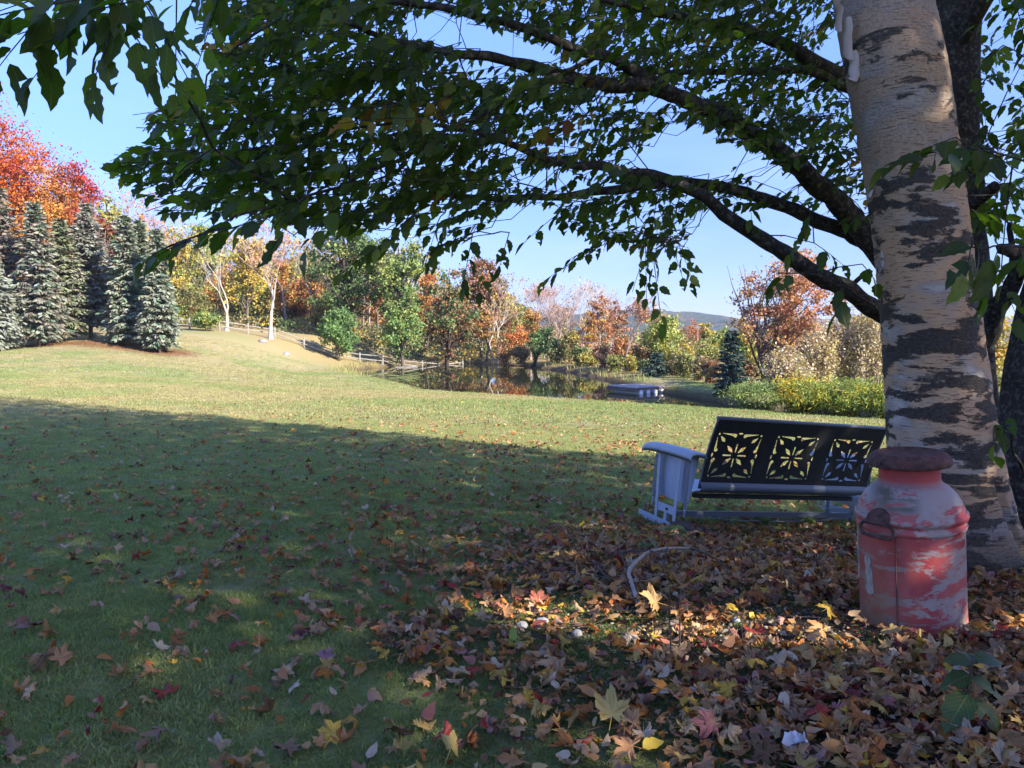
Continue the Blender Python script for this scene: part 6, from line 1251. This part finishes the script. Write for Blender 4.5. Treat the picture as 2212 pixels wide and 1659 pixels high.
for _ in range(2):
    cnt_ = Counter(lab_of(q_, lv[k]) for k, q_ in enumerate(labs)); lv = [lv[k] + (cnt_[lab_of(q_, lv[k])] > 1 and lv[k] < 2) for k, q_ in enumerate(labs)]
groups_ = {}
for k, q_ in enumerate(labs): groups_.setdefault(lab_of(q_, lv[k]), []).append(k)
final = {}
for t_, ks in groups_.items():
    if len(ks) == 1: final[ks[0]] = t_; continue
    ks = sorted(ks, key=lambda k: fu[labs[k][5]]); nmz = ['leftmost', 'second from left', 'third from left', 'fourth from left', 'fifth from left', 'sixth from left', 'seventh from left']
    for r_, k in enumerate(ks): q_ = labs[k]; final[k] = f"{q_[1]} {q_[2]} leaf{' lying' if lv[k] == 1 else ''} {q_[4]}, {'rightmost' if r_ == len(ks) - 1 else nmz[min(r_, 6)]} of {len(ks)} such"
dup_ = Counter(final.values()); seen2 = set()
for k in sorted(final):
    t_ = ' '.join(final[k].split()); q_ = labs[k]
    if dup_[final[k]] > 1 or t_ in seen2:
        t_ = q_[0] + ' ' + t_
    if t_ in seen2: t_ = f"{q_[0]} {q_[1]} {q_[2]} leaf touching a {q_[3]} one {q_[4]}"
    w_ = t_.split()
    if len(w_) > 16: t_ = ' '.join(t_.replace(' such', '').replace('maple ', '').replace('lying ', '').split()[:16])
    seen2.add(t_); final[k] = t_
for k, q_ in enumerate(labs):
    i = q_[5]; o = bpy.data.objects.new('fallen_leaf', fm[fK[i]]); COL.objects.link(o); o.matrix_world = mat_from(O_[i], fD[i], fN[i], fS[i]); o.color = (*fC[i], 1); tag(o, ' '.join(final[k].split()), 'leaf', 'fallen maple leaves')
def special(lab, u, v, s, colr, form, yd, nz_, lift=.03, ov=False):
    g_ = ground_hit(u, v); bb = Buf(); tp = OVF[0] if ov else MAP[form]; bb.add(*tp[:3], (1, 1, 1), tp[3]); o = bpy.data.objects.new('fallen_leaf', bb.mesh('fallen_leaf', M['fallen_obj'], True)); COL.objects.link(o)
    o.matrix_world = mat_from(g_ + np.array([0, 0, lift]), np.array(yd, float), np.array(nz_, float), s); o.color = (*colr, 1); tag(o, lab, 'leaf', 'fallen maple leaves')
special('largest bright yellow maple leaf propped upright near the bottom centre', 1322, 1585, .115, (.66, .50, .09), 0, (.1, .55, .8), (.05, -.85, .5), .045)
special('yellow maple leaf cut by the bottom edge left of the centre', 975, 1655, .10, (.62, .45, .06), 7, (.2, .6, .6), (.1, -.8, .6), .04)
special('yellow green oval leaf curled at the bottom edge', 1388, 1650, .062, (.50, .36, .04), 0, (.8, .3, .25), (-.1, -.5, .9), .03, True)
special('vivid red maple leaf at the back of the sunlit gravel patch', 1160, 1316, .095, (.55, .05, .03), 3, (.3, .8, .5), (.1, -.6, .8), .03)
special('bright orange maple leaf standing on the grass at lower left', 128, 1448, .09, (.60, .20, .03), 6, (.3, .5, .6), (0, -.8, .6), .03)
special('golden brown leaf hung on the bare stalks left of the milk can', 1418, 1345, .12, (.40, .22, .03), 3, (-.5, .1, .15), (.1, -.8, .6), .075)
special('violet pink maple leaf lying flat on the lower left grass', 695, 1440, .085, (.32, .10, .24), 6, (.6, .6, .1), (0, -.3, 1), .03)
special('dark red maple leaf on the grass by the left edge', 40, 1372, .11, (.16, .012, .014), 1, (.8, .3, .1), (0, -.5, .9), .035)

# ------------------------------------------------------------------ sticks, stones, stalks, seedling, scrap
stick_m = bark_mat('pale_stick', (.30, .25, .19), (.48, .41, .33), 20, (1, 1, 1), .5, .004); twig_m = bark_mat('dark_twig', (.035, .026, .02), (.09, .065, .05), 20, (1, 1, 1), .4, .003)
def gl(u, v, hgt): q_ = ground_hit(u, v); q_[2] += hgt; return q_
br = thing('fallen_branch', 'fallen pale branch with dark twigs lying on the litter before the bench', 'branch', tuple(gl(1378, 1312, 0))); bo = np.array(br.location)
b = Buf(); tube(b, smoothline(np.array([gl(1380, 1318, .012), gl(1368, 1290, .035), gl(1360, 1275, .05), gl(1356, 1268, .075), gl(1378, 1258, .10), gl(1402, 1240, .11), gl(1440, 1228, .10), gl(1490, 1222, .09)]) - bo, 22), np.linspace(.0105, .006, 22), 8); b.build('stem', stick_m, br, True)
for pts in ([(1356, 1268, .075), (1348, 1254, .085), (1340, 1240, .09), (1334, 1232, .10)], [(1402, 1240, .11), (1420, 1252, .12), (1434, 1268, .10)], [(1366, 1285, .04), (1310, 1272, .05), (1240, 1262, .05), (1160, 1240, .03), (1100, 1225, .03)], [(1490, 1222, .09), (1540, 1236, .08), (1590, 1262, .03)], [(1440, 1228, .1), (1432, 1262, .05), (1418, 1290, .01)], [(1240, 1262, .05), (1200, 1290, .03), (1190, 1310, .02)], [(1310, 1272, .05), (1290, 1258, .07), (1262, 1240, .1)], [(1402, 1240, .11), (1350, 1230, .09), (1290, 1238, .05), (1230, 1250, .03)]):
    b = Buf(); tube(b, smoothline(np.array([gl(*q_) for q_ in pts]) - bo, 12), np.linspace(.005, .0018, 12), 6); b.build('twig', twig_m, br, True)
for u, v, s, lab in [(1169, 1355, (.033, .028, .026), 'rounded grey stone in the middle of the sunlit gravel'), (1127, 1358, (.026, .02, .018), 'dark grey stone just left of the rounded one'), (1246, 1372, (.02, .018, .015), 'small pale stone right of the rounded grey one'), (1395, 1440, (.03, .02, .012), 'flat dark slate coloured stone below the bare stalks'), (1590, 1345, (.016, .014, .014), 'yellowish pebble left of the mossy patch'), (1850, 1432, (.02, .016, .012), 'small grey pebble in front of the milk can')]:
    stone('stone', lab, gl(u, v, s[2] * .35), s, u * .01, group='stones on the bare ground')
def stalk(lab, u, v, hh, lean, r=.0028, knots=0):
    q_ = gl(u, v, -.01); t_ = thing('bare_stalk', lab, 'stalk', tuple(q_), 'bare stalks'); b = Buf(); P = np.array([[0, 0, 0], [lean * .3 + .003, 0, hh * .35], [lean * .6 - .003, .004, hh * .7], [lean, 0, hh]]); tube(b, smoothline(P, 12), np.linspace(r, r * .5, 12), 6); b.build('stem', twig_m, t_, True); return t_
s1 = stalk('taller bare brown stalk left of the sunlit gravel edge', 1448, 1432, .245, -.006, .0034); s2 = stalk('forked bare stalk right of the taller one', 1466, 1424, .235, .004, .003)
b = Buf(); tube(b, [(0, 0, .20), (.018, 0, .225), (.028, 0, .25)], [.002, .0016, .001], 5); b.build('fork', twig_m, s2)
stalk('thin straight stalk in the middle of the gravel', 1604, 1415, .12, -.002, .0022); stalk('second thin stalk right beside the straight one', 1620, 1412, .10, -.002, .002); stalk('leaning stalk with a pale tip before the milk can', 2070, 1418, .075, -.03, .002); stalk('dark pointed stalk before the right foot of the milk can', 2094, 1412, .07, -.004, .0028); stalk('broken thin stalk between milk can and bench', 1838, 1290, .10, -.03, .0016)
wl_m = leaf_mat('weed_leaf', 'attr', .35, .45, .4, veins=True, tint=(.9, 1.2, .4))
def plant(nm, lab, u, v, stem, leaves, col_, cat='seedling', bend=None):
    q_ = gl(u, v, -.01); t_ = thing(nm, lab, cat, tuple(q_)); b = Buf(); P = smoothline(np.array(stem, float), 14); tube(b, P, np.linspace(.004, .0022, 14), 6); b.build('stem', twig_m, t_, True)
    for (x_, y_, z_), d_, s_ in leaves:
        b = Buf(); stamp(b, OV[rng.integers(0, 5)], np.array([[x_, y_, z_]]), np.array([d_], float), np.array([[rng.normal() * .3, -.45, .8]]), np.array([s_]), np.array(col_) * (.75 + .5 * rng.random())); b.build('leaf', wl_m, t_, True)
    return t_
plant('seedling', 'dark green seedling with broad toothed leaves at the lower right', 2092, 1600, [(0, 0, 0), (-.008, 0, .07), (-.004, 0, .14), (.004, 0, .21)],
      [((-.005, 0, .20), (-1, -.2, .05), .075), ((.004, 0, .205), (1, 0, .02), .08), ((-.004, 0, .165), (-.95, -.3, -.15), .085), ((.0, 0, .155), (.9, -.4, -.25), .075), ((-.006, 0, .12), (-.75, -.5, -.6), .125), ((.0, 0, .10), (.75, -.5, -.45), .105), ((-.004, 0, .13), (-.3, .8, .2), .07), ((.002, 0, .19), (.3, .9, .1), .07)], (.045, .085, .025))
plant('sprig', 'pale green leafy sprig in the sunlit gravel', 1108, 1400, [(0, 0, 0), (0, 0, .02), (.004, 0, .035)], [((0, 0, .03), (.05, .1, 1), .055), ((0, 0, .02), (-.8, -.1, .45), .045), ((.004, 0, .02), (.8, 0, .5), .03), ((0, 0, .01), (.4, -.5, -.1), .04)], (.20, .30, .06), 'sprig')
for u, v, lab in [(1560, 1128, 'leafy green weed under the left half of the bench'), (1650, 1140, 'low ground weed under the middle of the bench'), (1745, 1138, 'small weed under the right half of the bench'), (1402, 1200, 'green weed at the near end of the bench foot rail'), (1465, 1166, 'yellowish weed growing by the bench foot')]:
    plant('weed', lab, u, v, [(0, 0, 0), (.01, 0, .05), (0, 0, .09)], [((rng.normal() * .03, rng.normal() * .03, .02 + .08 * rng.random()), (rng.normal(), rng.normal(), .1 * rng.normal()), .045 + .03 * rng.random()) for _ in range(13)], (.13, .20, .045), 'weed')
q_ = gl(1712, 1650, .012); sc_ = thing('paper_scrap', 'crumpled white paper cup fragment at the bottom edge', 'litter', tuple(q_)); b = Buf(); t = np.linspace(-.6, 2.4, 12); V = []
for k in range(5): V += [(.030 * math.cos(w_) * (1 - .05 * k) + .003 * rng.normal(), .014 * math.sin(w_) + .004 * rng.normal() - .01, .012 + .011 * k + .002 * rng.normal()) for w_ in t]
b.add(V, None, [(k * 12 + i, k * 12 + i + 1, k * 12 + i + 13, k * 12 + i + 12) for k in range(4) for i in range(11)]); b.build('crumple', wpm, sc_, True)
# crumbs of broken leaf between the whole ones
n_ = 30000; x = rng.uniform(-1.6, 3.4, n_); y = rng.uniform(1.3, 5.2, n_); k = rng.random(n_) < litter(x, y) * .8 + .02; x, y = x[k], y[k]; n_ = len(x)
b = Buf(); stamp(b, RHOMB, np.stack([x, y, gz(x, y) + .004 + .012 * rng.random(n_)], -1), rdir(n_) * np.array([1, 1, .3]), rdir(n_, 1.2), .008 + .03 * rng.random(n_) ** 2, PCOL[rng.choice(len(PALF), n_, p=PW)] * (.55 + .5 * rng.random((n_, 1)))); tag(b.build('leaf_crumbs', M['crown']), kind='stuff')
# small dead twigs strewn in the litter
n_ = 420; x = rng.uniform(-.3, 3.0, n_); y = rng.uniform(1.6, 4.6, n_); k = litter(x, y) > .4; x, y = x[k], y[k]; a = rng.random(len(x)) * 3.14; ln = .03 + .12 * rng.random(len(x)) ** 2; z = gz(x, y) + .010 + .02 * rng.random(len(x)); dx = np.stack([np.cos(a), np.sin(a), rng.normal(size=len(x)) * .15], -1) * ln[:, None]
b = Buf(); P0 = np.stack([x, y, z], -1); prisms(b, P0 - dx, P0 + dx, .0022, .0012, 4); tag(b.build('twig_litter', twig_m), kind='stuff')

# ------------------------------------------------------------------ the air
hz = bpy.data.materials.new('air'); n, l = nodes(hz); v_ = n.new('ShaderNodeVolumePrincipled'); v_.inputs['Color'].default_value = (.80, .88, 1, 1); v_.inputs['Density'].default_value = .00022; v_.inputs['Anisotropy'].default_value = .25
o_ = n.new('ShaderNodeOutputMaterial'); l.new(v_.outputs[0], o_.inputs['Volume'])
b = Buf(); box(b, (0, 0, 0), (12400, 12400, 74)); haze = b.build('haze', hz, loc=(0, 0, CZ - 12 + 37)); tag(haze, kind='stuff')
